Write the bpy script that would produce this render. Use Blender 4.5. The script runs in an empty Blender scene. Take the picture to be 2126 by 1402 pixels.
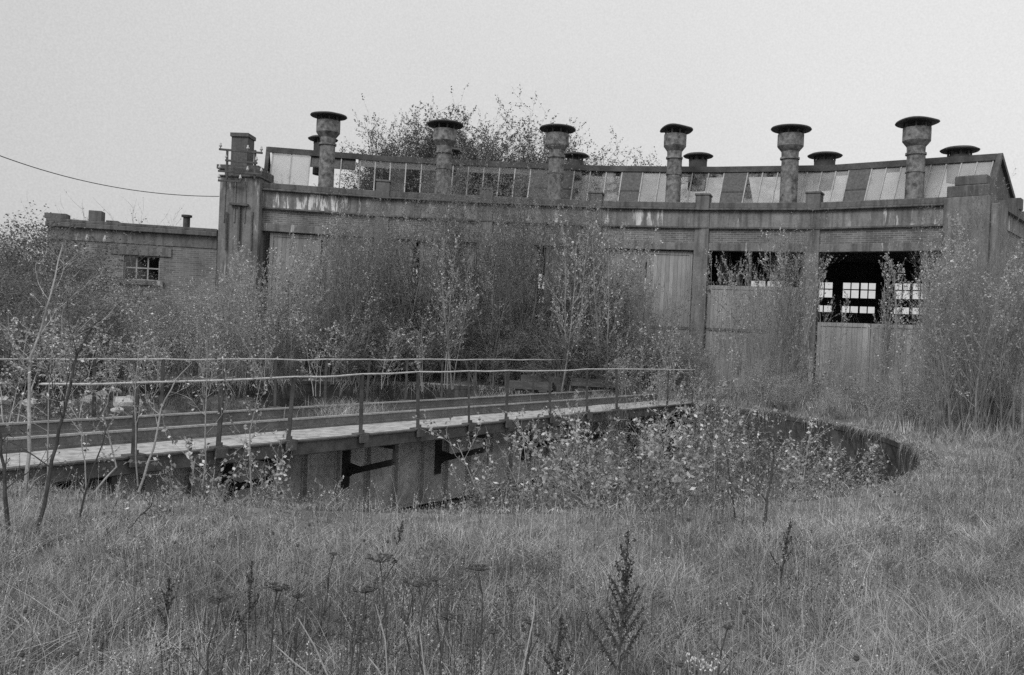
import bpy, math, random
import numpy as np
from mathutils import Vector
rnd = random.Random(7)
sc = bpy.context.scene
COL = sc.collection

# ---------------------------------------------------------------- camera, sky, sun, exposure
F, CX, CY, EYE = 1800.0, 1063.0, 701.0, 1.75          # focal length and centre in photo pixels, eye height
ROLL = math.atan(.044); PITCH = -math.atan(11/F)
cam = bpy.data.objects.new('camera', bpy.data.cameras.new('camera')); COL.objects.link(cam)
cam.data.sensor_width = 36; cam.data.lens = 36*F/2126
cam.data.clip_start = .05; cam.data.clip_end = 2000
from mathutils import Matrix
cam.matrix_world = (Matrix.Translation((0, 0, EYE)) @ Matrix.Rotation(math.pi/2+PITCH, 4, 'X') @ Matrix.Rotation(ROLL, 4, 'Z'))
sc.camera = cam

SUN_EL, SUN_AZ = 40, 215
w = bpy.data.worlds.new('World'); sc.world = w; w.use_nodes = True
nt = w.node_tree; nt.nodes.clear()
def wn(t, **k):
    n = nt.nodes.new(t)
    for a, b in k.items(): setattr(n, a, b)
    return n
sky = wn('ShaderNodeTexSky', sky_type='NISHITA', sun_disc=False, sun_elevation=math.radians(SUN_EL), sun_rotation=math.radians(SUN_AZ), dust_density=4.0)
bw = wn('ShaderNodeRGBToBW'); nt.links.new(sky.outputs[0], bw.inputs[0])
tc = wn('ShaderNodeTexCoord')
nz = wn('ShaderNodeTexNoise'); nz.inputs['Scale'].default_value = 2.2; nz.inputs['Detail'].default_value = 5
nt.links.new(tc.outputs['Generated'], nz.inputs['Vector'])
sx = wn('ShaderNodeSeparateXYZ'); nt.links.new(tc.outputs['Generated'], sx.inputs[0])
def wm(op, a, b):
    n = wn('ShaderNodeMath', operation=op)
    for i, v in enumerate((a, b)):
        if isinstance(v, (int, float)): n.inputs[i].default_value = v
        else: nt.links.new(v, n.inputs[i])
    return n.outputs[0]
# overcast: an even cloud layer, a little brighter to the right and overhead, with some of the clear-sky term
cl = wm('ADD', 5.1, wm('MULTIPLY', sx.outputs[0], 1.3))
cl = wm('ADD', cl, wm('MULTIPLY', sx.outputs[2], 1.6))
cl = wm('ADD', cl, wm('MULTIPLY', wm('SUBTRACT', nz.outputs[0], .5), .9))
nf = wn('ShaderNodeTexNoise'); nf.inputs['Scale'].default_value = 520; nf.inputs['Detail'].default_value = 2; nt.links.new(tc.outputs['Generated'], nf.inputs['Vector'])
cl = wm('ADD', cl, wm('MULTIPLY', wm('SUBTRACT', nf.outputs[0], .5), 1.3))
mixv = wm('ADD', wm('MULTIPLY', cl, .94), wm('MULTIPLY', wm('MINIMUM', bw.outputs[0], 8), .06))
bg = wn('ShaderNodeBackground'); bg.inputs['Strength'].default_value = .115
wo = wn('ShaderNodeOutputWorld')
nt.links.new(mixv, bg.inputs['Color']); nt.links.new(bg.outputs[0], wo.inputs[0])

sl = bpy.data.lights.new('sun', 'SUN'); sl.energy = 1.5; sl.use_shadow = True; sl.angle = math.radians(25); sl.color = (1, 1, 1)
so = bpy.data.objects.new('sun', sl); COL.objects.link(so)
az, el = math.radians(SUN_AZ), math.radians(SUN_EL)
sd = Vector((math.sin(az)*math.cos(el), math.cos(az)*math.cos(el), math.sin(el)))
so.rotation_euler = sd.to_track_quat('Z', 'Y').to_euler(); so.location = (0, 0, 30)
sc.view_settings.view_transform = 'Standard'; sc.view_settings.look = 'None'
sc.view_settings.exposure = .2; sc.view_settings.gamma = 1
sc.cycles.use_denoising = False; sc.cycles.max_bounces = 6; sc.cycles.diffuse_bounces = 3; sc.cycles.transparent_max_bounces = 12
sc.cycles.transmission_bounces = 2; sc.cycles.glossy_bounces = 2

# ---------------------------------------------------------------- pixels of the photograph -> places
def ray(x, y):
    u, v = x-CX, y-CY
    up = u*math.cos(ROLL)+v*math.sin(ROLL); vp = -u*math.sin(ROLL)+v*math.cos(ROLL)
    f = F*math.cos(PITCH)+vp*math.sin(PITCH); z = F*math.sin(PITCH)-vp*math.cos(PITCH)
    return up/f, z/f
def at(x, y, Y):
    a, b = ray(x, y); return Vector((a*Y, Y, EYE+b*Y))
def gnd(x, y, z=0.):
    a, b = ray(x, y); Y = (z-EYE)/b; return Vector((a*Y, Y, z))
def pxof(p):
    a, b = p[0]/p[1], (p[2]-EYE)/p[1]
    cf = math.cos(PITCH)+b*math.sin(PITCH); cz = -math.sin(PITCH)+b*math.cos(PITCH)
    up = a/cf*F; vp = -cz/cf*F
    return CX+up*math.cos(ROLL)-vp*math.sin(ROLL), CY+up*math.sin(ROLL)+vp*math.cos(ROLL)

# ---------------------------------------------------------------- materials (all neutral: the place in black and white)
def mat(name): 
    m = bpy.data.materials.new(name); m.use_nodes = True; m.node_tree.nodes.clear(); return m
class G:
    def __init__(s, m): s.m = m; s.t = m.node_tree
    def n(s, t, **k):
        n = s.t.nodes.new(t)
        for a, b in k.items():
            if a.startswith('i_'):
                n.inputs[a[2:].replace('_', ' ')].default_value = b
            else: setattr(n, a, b)
        return n
    def l(s, a, b): s.t.links.new(a, b)
    def math(s, op, a, b=0., clamp=False):
        n = s.n('ShaderNodeMath', operation=op); n.use_clamp = clamp
        for i, v in enumerate((a, b)):
            if isinstance(v, (int, float)): n.inputs[i].default_value = v
            else: s.l(v, n.inputs[i])
        return n.outputs[0]
    def noise(s, scale, detail=4, stretch=(1, 1, 1), rough=.6):
        c = s.n('ShaderNodeTexCoord'); mp = s.n('ShaderNodeMapping'); mp.inputs['Scale'].default_value = stretch
        s.l(c.outputs['Object'], mp.inputs['Vector'])
        n = s.n('ShaderNodeTexNoise'); n.inputs['Scale'].default_value = scale; n.inputs['Detail'].default_value = detail
        n.inputs['Roughness'].default_value = rough
        s.l(mp.outputs[0], n.inputs['Vector']); return n.outputs[0]
    def ramp(s, v, a, b, lo, hi):
        n = s.n('ShaderNodeMapRange'); n.clamp = True
        s.l(v, n.inputs[0]); n.inputs[1].default_value = a; n.inputs[2].default_value = b
        n.inputs[3].default_value = lo; n.inputs[4].default_value = hi; return n.outputs[0]
    def out(s, val, rough=.9, bump=None, bstr=.3, bdist=.02, metal=0.):
        p = s.n('ShaderNodeBsdfPrincipled'); p.inputs['Roughness'].default_value = rough
        p.inputs['Metallic'].default_value = metal; p.inputs['Specular IOR Level'].default_value = .25
        if isinstance(val, (int, float)): p.inputs['Base Color'].default_value = (val, val, val, 1)
        else: s.l(val, p.inputs['Base Color'])
        if bump is not None:
            b = s.n('ShaderNodeBump'); b.inputs['Strength'].default_value = bstr; b.inputs['Distance'].default_value = bdist
            s.l(bump, b.inputs['Height']); s.l(b.outputs[0], p.inputs['Normal'])
        o = s.n('ShaderNodeOutputMaterial'); s.l(p.outputs[0], o.inputs[0]); return p
M = {}
def concrete(name, lo, hi, streak=.0, streak_cut=.6, bump=.3):
    m = mat(name); g = G(m)
    a = g.ramp(g.noise(1.3, 6), .3, .7, lo, hi)
    b = g.noise(14, 5)
    v = g.math('MULTIPLY', a, g.ramp(b, .25, .75, .75, 1.2))
    d = g.ramp(g.noise(1.0, 5, (6, 6, .5)), .45, .62, 1., .62)      # dark rain runs
    v = g.math('MULTIPLY', v, d)
    if streak:
        s1 = g.ramp(g.noise(1.0, 4, (5, 5, .7), .7), streak_cut, streak_cut+.07, 0, 1)
        s2 = g.ramp(g.noise(.35, 3), .5, .6, 0, 1)
        v = g.math('ADD', v, g.math('MULTIPLY', g.math('MULTIPLY', s1, s2), streak))
    g.out(v, .92, g.math('ADD', b, g.math('MULTIPLY', a, 2)), bump, .02)
    M[name] = m
concrete('concrete', .14, .25, .3, .57)
concrete('frieze', .17, .29, .5, .53)
concrete('coping', .11, .18)
concrete('walkway', .36, .52)
concrete('pit_concrete', .20, .34, .1)
concrete('stone', .45, .66)
def brick(name, lo, hi):
    m = mat(name); g = G(m)
    c = g.n('ShaderNodeTexCoord'); sp = g.n('ShaderNodeSeparateXYZ'); g.l(c.outputs['Object'], sp.inputs[0])
    cb = g.n('ShaderNodeCombineXYZ'); g.l(sp.outputs[0], cb.inputs[0]); g.l(sp.outputs[2], cb.inputs[1])
    br = g.n('ShaderNodeTexBrick'); g.l(cb.outputs[0], br.inputs[0])
    br.inputs['Scale'].default_value = 1; br.inputs['Brick Width'].default_value = .23; br.inputs['Row Height'].default_value = .076
    br.inputs['Mortar Size'].default_value = .008
    br.inputs['Color1'].default_value = (lo,)*3+(1,); br.inputs['Color2'].default_value = (hi,)*3+(1,); br.inputs['Mortar'].default_value = (.3,)*3+(1,)
    v = g.math('MULTIPLY', br.outputs[0], g.ramp(g.noise(.8, 5, (1.5, 1.5, .6)), .35, .65, .7, 1.25))
    g.out(v, .95, br.outputs[1], -.4, .01); M[name] = m
brick('brick', .12, .2)
brick('annex_brick', .15, .24)
def simple(name, lo, hi, scale=3, rough=.7, bump=.2, metal=0., stretch=(1, 1, 1)):
    m = mat(name); g = G(m); nn = g.noise(scale, 6, stretch)
    v = g.ramp(nn, .35, .65, lo, hi)
    v = g.math('MULTIPLY', v, g.ramp(g.noise(scale*7, 4), .3, .7, .75, 1.25))
    g.out(v, rough, nn, bump, .02, metal); M[name] = m
simple('flue_metal', .07, .27, 5.5, .8, stretch=(1, 1, 1))
simple('cap_metal', .05, .085, 2, .7)
simple('dark_sheet', .085, .12, 1.5, .8, stretch=(8, 8, .6))
simple('ridge_metal', .06, .11, 2)
simple('steel', .07, .13, 5)
simple('bracket_steel', .03, .06, 5)
simple('girder', .34, .6, 1.6, .8)
simple('rail_steel', .12, .2, 3, .55)
simple('rail_head', .3, .4, 3, .45)
simple('handrail', .42, .6, 6, .6)
simple('glaze_bar', .3, .42, 4)
simple('timber_dark', .06, .12, 3, stretch=(1, 1, 6))
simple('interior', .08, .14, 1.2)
simple('ceramic', .4, .5, 4, .4)
simple('bark', .09, .19, 9, .9, .5, stretch=(1, 1, .3))
simple('pale_bark', .2, .42, 9, .9, .4, stretch=(1, 1, .3))
simple('twig', .2, .36, 5, .9)
simple('twig_mid', .13, .27, 5, .9)
simple('twig_pale', .28, .42, 5, .9)
simple('dead_stem', .05, .10, 12, .9)
simple('weed_brown', .045, .12, 12, .9)
simple('dark_bark', .04, .08, 12, .9)
simple('post_steel', .045, .085, 5)
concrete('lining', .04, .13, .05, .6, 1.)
simple('straw', .3, .42, 8, .8)
simple('petal', .5, .6, 8, .8)
simple('cable', .05, .07, 2)
def boards(name, lo, hi):
    m = mat(name); g = G(m)
    c = g.n('ShaderNodeTexCoord'); sp = g.n('ShaderNodeSeparateXYZ'); g.l(c.outputs['Object'], sp.inputs[0])
    fx = g.math('MULTIPLY', sp.outputs[0], 6.5); fl = g.math('FLOOR', fx); fr = g.math('FRACT', fx)
    wnz = g.n('ShaderNodeTexWhiteNoise', noise_dimensions='1D'); g.l(fl, wnz.inputs['W'])
    gro = g.math('MINIMUM', g.ramp(fr, 0, .07, .45, 1), g.ramp(fr, .93, 1, 1, .45))
    grain = g.noise(3, 6, (8, 8, .7))
    v = g.math('MULTIPLY', g.ramp(wnz.outputs[0], 0, 1, lo, hi), g.ramp(grain, .3, .7, .8, 1.15))
    v = g.math('MULTIPLY', v, g.ramp(g.noise(.7, 4, (1, 1, .8)), .35, .65, .8, 1.1))
    v = g.math('MULTIPLY', v, gro)
    g.out(v, .9, gro, .4, .01); M[name] = m
boards('door_boards', .28, .38)
boards('door_boards_grey', .18, .27)
def glass(name, tr_lo, tr_hi, alb, scale=1.6, spots=False):
    m = mat(name); g = G(m)
    n1 = g.noise(scale, 4, (1.5, 1.5, .8))
    f = g.ramp(n1, .4, .62, tr_lo, tr_hi)
    if spots:
        vo = g.n('ShaderNodeTexVoronoi'); vo.inputs['Scale'].default_value = 5
        c = g.n('ShaderNodeTexCoord'); g.l(c.outputs['Object'], vo.inputs['Vector'])
        f = g.math('MULTIPLY', f, g.ramp(vo.outputs['Distance'], .10, .15, .25, 1))
    d = g.n('ShaderNodeBsdfDiffuse'); d.inputs['Color'].default_value = (alb,)*3+(1,)
    tl = g.n('ShaderNodeBsdfTranslucent'); tl.inputs['Color'].default_value = (alb,)*3+(1,)
    mx = g.n('ShaderNodeMixShader'); mx.inputs[0].default_value = .5; g.l(d.outputs[0], mx.inputs[1]); g.l(tl.outputs[0], mx.inputs[2])
    t = g.n('ShaderNodeBsdfTransparent'); t.inputs[0].default_value = (.92,)*3+(1,)
    m2 = g.n('ShaderNodeMixShader'); g.l(f, m2.inputs[0]); g.l(mx.outputs[0], m2.inputs[1]); g.l(t.outputs[0], m2.inputs[2])
    o = g.n('ShaderNodeOutputMaterial'); g.l(m2.outputs[0], o.inputs[0]); M[name] = m
glass('wired_glass', .12, .42, .66, .9)
glass('rear_glass', .7, .97, .6, .6)
glass('clear_glass', .85, .95, .5)
glass('milky_glass', .55, .75, .8, .7)
glass('dirty_glass', .62, .97, .7, 2.2, True)
def leafmat(name, lo, hi, pale=.0, palecut=.9, patch=True):
    m = mat(name); g = G(m)
    ge = g.n('ShaderNodeNewGeometry'); r = ge.outputs['Random Per Island']
    v = g.ramp(r, 0, 1, lo, hi)
    if pale: v = g.math('ADD', v, g.math('MULTIPLY', g.math('GREATER_THAN', r, palecut), pale))
    d = g.n('ShaderNodeBsdfDiffuse'); tl = g.n('ShaderNodeBsdfTranslucent')
    g.l(v, d.inputs[0]); g.l(v, tl.inputs[0])
    mx = g.n('ShaderNodeMixShader'); mx.inputs[0].default_value = .35; g.l(d.outputs[0], mx.inputs[1]); g.l(tl.outputs[0], mx.inputs[2])
    o = g.n('ShaderNodeOutputMaterial'); g.l(mx.outputs[0], o.inputs[0]); M[name] = m
leafmat('leaf_dark', .16, .38)
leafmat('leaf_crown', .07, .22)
leafmat('leaf_mid', .22, .60, .3, .90)
leafmat('leaf_pale', .08, .62, .25, .90)
leafmat('leaf_needle', .08, .26)
def grassmat(name, lo, hi):
    m = mat(name); g = G(m)
    ge = g.n('ShaderNodeNewGeometry'); r = ge.outputs['Random Per Island']
    v = g.math('MULTIPLY', g.ramp(r, 0, 1, lo, hi), g.ramp(g.noise(.9, 4), .35, .65, .62, 1.2)); v = g.math('MULTIPLY', v, g.ramp(g.noise(5, 3), .35, .65, .7, 1.2))
    d = g.n('ShaderNodeBsdfDiffuse'); tl = g.n('ShaderNodeBsdfTranslucent')
    g.l(v, d.inputs[0]); g.l(v, tl.inputs[0])
    mx = g.n('ShaderNodeMixShader'); mx.inputs[0].default_value = .3; g.l(d.outputs[0], mx.inputs[1]); g.l(tl.outputs[0], mx.inputs[2])
    o = g.n('ShaderNodeOutputMaterial'); g.l(mx.outputs[0], o.inputs[0]); M[name] = m
grassmat('grass', .08, .76)
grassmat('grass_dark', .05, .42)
grassmat('forb', .07, .22)
simple('soil', .10, .2, .8, 1)
simple('litter', .09, .22, 3, 1, .6)

# ---------------------------------------------------------------- mesh helpers
def wloc(o):
    v = Vector((0, 0, 0))
    while o: v += o.location; o = o.parent
    return v
def tag(o, label=None, cat=None, group=None, kind=None):
    if label: o['label'] = label
    if cat: o['category'] = cat
    if group: o['group'] = group
    if kind: o['kind'] = kind
    return o
def thing(name, loc, label, cat, group=None):
    o = bpy.data.objects.new(name, None); COL.objects.link(o); o.location = loc; o.empty_display_size = .2
    return tag(o, label, cat, group)
class MB:
    def __init__(s): s.v = []; s.f = []
    def add(s, vs, fs):
        k = len(s.v); s.v += [tuple(v) for v in vs]; s.f += [tuple(i+k for i in f) for f in fs]; return s
    def hexa(s, c):   # 8 corners, bottom 4 ccw then top 4
        return s.add(c, [(3, 2, 1, 0), (4, 5, 6, 7), (0, 1, 5, 4), (1, 2, 6, 5), (2, 3, 7, 6), (3, 0, 4, 7)])
    def ob(s, o, e, n, u0, u1, v0, v1, z0, z1):
        def p(u, v, z): return (o[0]+e[0]*u+n[0]*v, o[1]+e[1]*u+n[1]*v, z)
        return s.hexa([p(u0, v0, z0), p(u1, v0, z0), p(u1, v1, z0), p(u0, v1, z0), p(u0, v0, z1), p(u1, v0, z1), p(u1, v1, z1), p(u0, v1, z1)])
    def box(s, x0, x1, y0, y1, z0, z1): return s.ob((0, 0), (1, 0), (0, 1), x0, x1, y0, y1, z0, z1)
    def slab(s, a, b, c, d, t):  # quad a,b,c,d thickened downwards by t
        vs = [Vector(q)-Vector((0, 0, t)) for q in (a, b, c, d)]+[Vector(q) for q in (a, b, c, d)]
        return s.hexa(vs)
    def beam(s, a, b, w, h=None):
        a = Vector(a); b = Vector(b); h = h or w; d = (b-a).normalized()
        up = Vector((0, 0, 1)) if abs(d.z) < .95 else Vector((0, 1, 0))
        x = d.cross(up).normalized()*w/2; y = x.cross(d).normalized()*h/2
        return s.hexa([a-x-y, a+x-y, b+x-y, b-x-y, a-x+y, a+x+y, b+x+y, b-x+y])
    def tube(s, pts, rad, n=6, cap=True):
        k = len(s.v); P = [Vector(p) for p in pts]; m = len(P)
        ref = Vector((.31, .77, .55))
        for i, p in enumerate(P):
            d = (P[min(i+1, m-1)]-P[max(i-1, 0)]).normalized()
            x = d.cross(ref)
            if x.length < .1: x = d.cross(Vector((1, 0, 0)))
            x.normalize(); y = d.cross(x); r = rad[i] if hasattr(rad, '__len__') else rad
            for j in range(n):
                a = 2*math.pi*j/n; q = p+x*(r*math.cos(a))+y*(r*math.sin(a)); s.v.append((q.x, q.y, q.z))
        for i in range(m-1):
            for j in range(n):
                a = k+i*n+j; b = k+i*n+(j+1) % n; s.f.append((a, b, b+n, a+n))
        if cap and n > 3:
            s.f.append(tuple(k+j for j in range(n))[::-1]); s.f.append(tuple(k+(m-1)*n+j for j in range(n)))
        return s
    def lathe(s, prof, c, n=24):   # prof: (r, z) list from bottom to top
        k = len(s.v)
        for r, z in prof:
            for j in range(n):
                a = 2*math.pi*j/n; s.v.append((c[0]+r*math.cos(a), c[1]+r*math.sin(a), c[2]+z))
        for i in range(len(prof)-1):
            for j in range(n):
                a = k+i*n+j; b = k+i*n+(j+1) % n; s.f.append((a, b, b+n, a+n))
        s.f.append(tuple(k+j for j in range(n))[::-1]); s.f.append(tuple(k+(len(prof)-1)*n+j for j in range(n)))
        return s
    def blob(s, c, r, n=6, sq=.7):
        k = len(s.v); rings = 4
        prof = [(r*math.sin(math.pi*(i+.5)/(rings)), -r*sq*math.cos(math.pi*(i+.5)/rings)) for i in range(rings)]
        return s.lathe(prof, c, n)
    def build(s, name, m, parent=None, loc=None, smooth=False, bevel=0):
        me = bpy.data.meshes.new(name)
        off = wloc(parent) if parent else Vector(loc or (0, 0, 0))
        me.from_pydata([(v[0]-off.x, v[1]-off.y, v[2]-off.z) for v in s.v], [], s.f)
        me.materials.append(M[m] if isinstance(m, str) else m)
        if smooth: me.polygons.foreach_set('use_smooth', [True]*len(me.polygons))
        o = bpy.data.objects.new(name, me); COL.objects.link(o)
        if parent: o.parent = parent
        else: o.location = off
        if bevel:
            b = o.modifiers.new('bevel', 'BEVEL'); b.width = bevel; b.segments = 1; b.limit_method = 'ANGLE'
        return o
def quads_mesh(name, V, Q, m):
    me = bpy.data.meshes.new(name); V = np.asarray(V, np.float32); Q = np.asarray(Q, np.int32)
    me.vertices.add(len(V)); me.vertices.foreach_set('co', V.ravel())
    me.loops.add(Q.size); me.loops.foreach_set('vertex_index', Q.ravel())
    me.polygons.add(len(Q)); me.polygons.foreach_set('loop_start', np.arange(0, Q.size, 4, dtype=np.int32))
    me.materials.append(M[m]); me.update(calc_edges=True); return me
def wall_with_holes(mb, o, e, n, L, z0, z1, t, holes):
    us = sorted({0., L}|{h[0] for h in holes}|{h[1] for h in holes}); zs = sorted({z0, z1}|{h[2] for h in holes}|{h[3] for h in holes})
    for i in range(len(us)-1):
        for j in range(len(zs)-1):
            um, zm = (us[i]+us[i+1])/2, (zs[j]+zs[j+1])/2
            if any(h[0] < um < h[1] and h[2] < zm < h[3] for h in holes): continue
            mb.ob(o, e, n, us[i], us[i+1], -t, 0, zs[j], zs[j+1])

# ---------------------------------------------------------------- ground, turntable pit
C = Vector((-2., 17.9, 0)); RP = 9.55; PITD = 1.75
BD = Vector((.59, .807, 0)).normalized(); BN = Vector((-BD.y, BD.x, 0))    # bridge direction, normal away from the viewer
def noise2(x, y):
    return (math.sin(x*.7+1.3)*math.cos(y*.53+.4)+.5*math.sin(x*1.9+y*1.3)+.3*math.sin(x*3.1-y*2.7))*.04
def ground_z(x, y):
    d = math.hypot(x-C.x, y-C.y)-RP
    k = max(0, min(1, (d-.3)/1.5))
    z = noise2(x, y)*k
    z += .55*k*math.exp(-((x+.8)**2/14+(y-29.5)**2/3.0))      # grassy mound before the doors
    z += .10*k*max(0, min(1, (x-5)/6))*max(0, min(1, (14-y)/6))
    return z
vs, qs = [], []
NA = 160; radii = [RP+.25, RP+.6, RP+1.1, RP+1.8]+[RP+2.5+i*.9 for i in range(24)]+[45, 60, 90, 140, 250, 450, 900]
for r in radii:
    for j in range(NA):
        a = 2*math.pi*j/NA; x, y = C.x+r*math.cos(a), C.y+r*math.sin(a)
        vs.append((x, y, ground_z(x, y) if r < 40 else 0))
for i in range(len(radii)-1):
    for j in range(NA):
        qs.append((i*NA+j, i*NA+(j+1) % NA, (i+1)*NA+(j+1) % NA, (i+1)*NA+j))
me = quads_mesh('ground', vs, qs, 'soil'); g0 = bpy.data.objects.new('ground', me); COL.objects.link(g0); tag(g0, kind='structure')
for p in me.polygons: p.use_smooth = True
me.flip_normals() if me.polygons[0].normal.z < 0 else None
def floor_z(x, y):
    dx, dy = x-C.x, y-C.y; r_ = math.hypot(dx, dy)/RP; a = math.degrees(math.atan2(dy, dx))
    left = max(0, 1-abs((a % 360)-165)/52); edge = max(0, min(1, (r_-.62)/.38))
    z = -PITD+.08*math.sin(x*2.1)*math.cos(y*1.7)+.05*math.sin(x*5+y*4)
    return z+edge*edge*(.35+.25*math.sin(a*.11)**2)+(1.3*left**.6*max(0, min(1, (r_-.25)/.6)) if left > 0 else 0)
mb = MB(); N = 120; k = 0
ring = [RP*.02]+[RP*(.08+.91*i/15) for i in range(16)]+[RP+.02]
for r in ring:
    for j in range(N):
        a = 2*math.pi*j/N; x, y = C.x+r*math.cos(a), C.y+r*math.sin(a)
        mb.v.append((x, y, min(-.12, floor_z(x, y)+rnd.uniform(-.03, .03))))
for i in range(len(ring)-1):
    for j in range(N): mb.f.append((i*N+j, (i+1)*N+j, (i+1)*N+(j+1) % N, i*N+(j+1) % N))
mb.f.append(tuple(range(N)))
tag(mb.build('pit_floor', 'litter'), kind='structure')
pit = thing('turntable_pit', C+Vector((0, 0, -PITD)), 'round sunken concrete lined pit under the turntable bridge, half filled with plants', 'pit')
mb = MB(); NW = 240; NL = 9
for l in range(NL):
    for j in range(NW):
        a = 2*math.pi*j/NW; rj = RP+(rnd.uniform(-.02, .05)+.03*math.sin(j*.9)*math.sin(l*1.7) if 0 < l < NL-1 else 0)
        mb.v.append((C.x+rj*math.cos(a), C.y+rj*math.sin(a), -PITD-.1+(PITD+.0)*l/(NL-1)))
for l in range(NL-1):
    for j in range(NW): mb.f.append((l*NW+j, l*NW+(j+1) % NW, (l+1)*NW+(j+1) % NW, (l+1)*NW+j))
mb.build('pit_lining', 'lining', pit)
mb = MB()
for j in range(N):
    a0, a1 = 2*math.pi*j/N, 2*math.pi*(j+1)/N
    q = lambda a, r, z: (C.x+r*math.cos(a), C.y+r*math.sin(a), z)
    mb.add([q(a0, RP-.012, -.12), q(a1, RP-.012, -.12), q(a1, RP-.012, -.02), q(a0, RP-.012, -.02), q(a1, RP+.30, -.02), q(a0, RP+.30, -.02)],
           [(0, 1, 2, 3), (3, 2, 4, 5)])
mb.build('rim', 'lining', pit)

# ---------------------------------------------------------------- turntable bridge
HL = RP-.15
c0 = C-BN*.12
tb = thing('turntable_bridge', c0, 'long steel turntable bridge with railings, rails and pale walkways spanning the pit', 'turntable')
OFF = {'near': -2.05, 'far': 2.0}
def bp(s, off, z): return c0+BD*s+BN*off+Vector((0, 0, z))
def bo(mbb, s0, s1, o0, o1, z0, z1): return mbb.ob(c0, BD, BN, s0, s1, o0, o1, z0, z1)
# walkways of slabs and the planked middle
def deck_cut(lo, hi, name, m):
    mb = MB(); s = -HL
    while s < HL-.01:
        s1 = min(s+1.35, HL); dz = rnd.uniform(-.008, .008)
        bo(mb, s+.006, s1-.006, lo, hi, -.06+dz, 0+dz); s = s1
    return mb.build(name, m, tb, bevel=.006)
deck_cut(-2.0, -.93, 'walkway', 'walkway'); deck_cut(.93, 1.95, 'walkway', 'walkway')
mb = MB(); s = -HL
while s < HL-.2:
    if rnd.random() > .06: bo(mb, s, s+.24, -.62, .62, -.07, -.02+rnd.uniform(-.01, .01))
    s += .26
mb.build('deck_planking', 'timber_dark', tb)
for sgn, nm in ((-1, 'near'), (1, 'far')):
    o = sgn*.752
    mb = MB(); bo(mb, -HL, HL, o-.035, o+.035, .145, .172); mb.build('rail_head', 'rail_head', tb)
    mb = MB(); bo(mb, -HL, HL, o-.009, o+.009, .03, .145); bo(mb, -HL, HL, o-.065, o+.065, .002, .03)
    # timber wheel-timber under the rail
    mb.build('rail', 'rail_steel', tb)
    mb = MB(); bo(mb, -HL, HL, o-.17, o+.17, -.2, 0); mb.build('longitudinal_timber', 'timber_dark', tb)
    # main plate girder, fish-bellied, with flanges and stiffeners
    go = o+sgn*.06
    mb = MB(); ns = 24
    def dep(s): return -.75-.85*(1-min(1, abs(s)/HL)**2)**.8
    for i in range(ns):
        a, b = -HL+2*HL*i/ns, -HL+2*HL*(i+1)/ns
        za, zb = max(dep(a), -PITD+.12), max(dep(b), -PITD+.12)
        pts = [bp(a, go-.02, za), bp(b, go-.02, zb), bp(b, go+.02, zb), bp(a, go+.02, za), bp(a, go-.02, -.2), bp(b, go-.02, -.2), bp(b, go+.02, -.2), bp(a, go+.02, -.2)]
        mb.hexa(pts)
        pts = [bp(a, go-.16, za-.03), bp(b, go-.16, zb-.03), bp(b, go+.16, zb-.03), bp(a, go+.16, za-.03), bp(a, go-.16, za), bp(b, go-.16, zb), bp(b, go+.16, zb), bp(a, go+.16, za)]
        mb.hexa(pts)
    for i in range(1, 26):
        a = -HL+2*HL*i/26; za = max(dep(a), -PITD+.12)
        bo(mb, a-.012, a+.012, go-.13, go+.13, za, -.22)
        bo(mb, a-.05, a+.05, go-.035, go+.035, za, -.22)
    mb.build('girder', 'girder', tb)
    # edge beam (channel) along the walkway
    e = OFF[nm]
    mb = MB(); bo(mb, -HL, HL, e-.02, e+.02, -.19, .0); bo(mb, -HL, HL, min(e, e-sgn*.1), max(e, e-sgn*.1), -.205, -.185)
    bo(mb, -HL, HL, e-.06, e+.06, .0, .022)
    mb.build('edge_beam', 'steel', tb)
    # brackets carrying the walkway off the girder
    for i in range(7):
        s = -7.6+i*2.45+(.5 if i > 3 else 0)
        mb = MB()
        mb.beam(bp(s, e, -.24), bp(s, go, -.24), .07, .09)
        mb.beam(bp(s, e-sgn*.04, -.22), bp(s, e-sgn*.04, -.50), .05, .07)
        mb.beam(bp(s, e-sgn*.04, -.50), bp(s, go+sgn*.1, -.82), .08, .1)
        mb.beam(bp(s, go+sgn*.06, -.22), bp(s, go+sgn*.06, -1.1), .12, .1)
        mb.add([bp(s, go+sgn*.02, -.62), bp(s, go+sgn*.42, -.68), bp(s, go+sgn*.02, -1.0)], [(0, 1, 2)])
        mb.build('bracket', 'bracket_steel', tb)
# posts: where the photograph shows them
near_px = [(285, 795, 275, 950), (463, 790, 460, 935), (617, 783, 612, 922), (752, 777, 748, 905), (868, 770, 863, 893), (968, 768, 963, 882), (1056, 769, 1050, 876), (1138, 770, 1132, 866), (1207, 766, 1203, 858), (1268, 766, 1263, 852)]
tops = []
for (tx, ty, bx, by) in near_px:
    p = gnd(bx, by); s = (p-c0).dot(BD)
    b = bp(s, OFF['near']+.0, 0); Yt = b.y
    t = at(tx, ty, Yt); t.x = max(min(t.x, b.x+.05), b.x-.05); t.z = max(.90, min(1.0, t.z)); t.y = b.y
    tops.append(t)
    wdt = .055 if bx != 963 else .04
    mb = MB(); mb.beam(b+Vector((0, 0, .02)), t, wdt, wdt*.8); mb.beam(b-BN*.03+Vector((0, 0, -.17)), b-BN*.03+Vector((0, 0, .1)), .07, .05)
    po = mb.build('post', 'post_steel', tb)
    mb = MB(); mb.ob(b, BD, BN, -.12, .12, -.08, .08, .022, .045); mb.ob(b, BD, BN, -.09, .09, -.10, -.06, -.1, .022)
    mb.build('foot_plate', 'steel', po)
first = at(150, 803, tops[0].y-1.1); last = at(1420, 763, 24.6)
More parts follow.
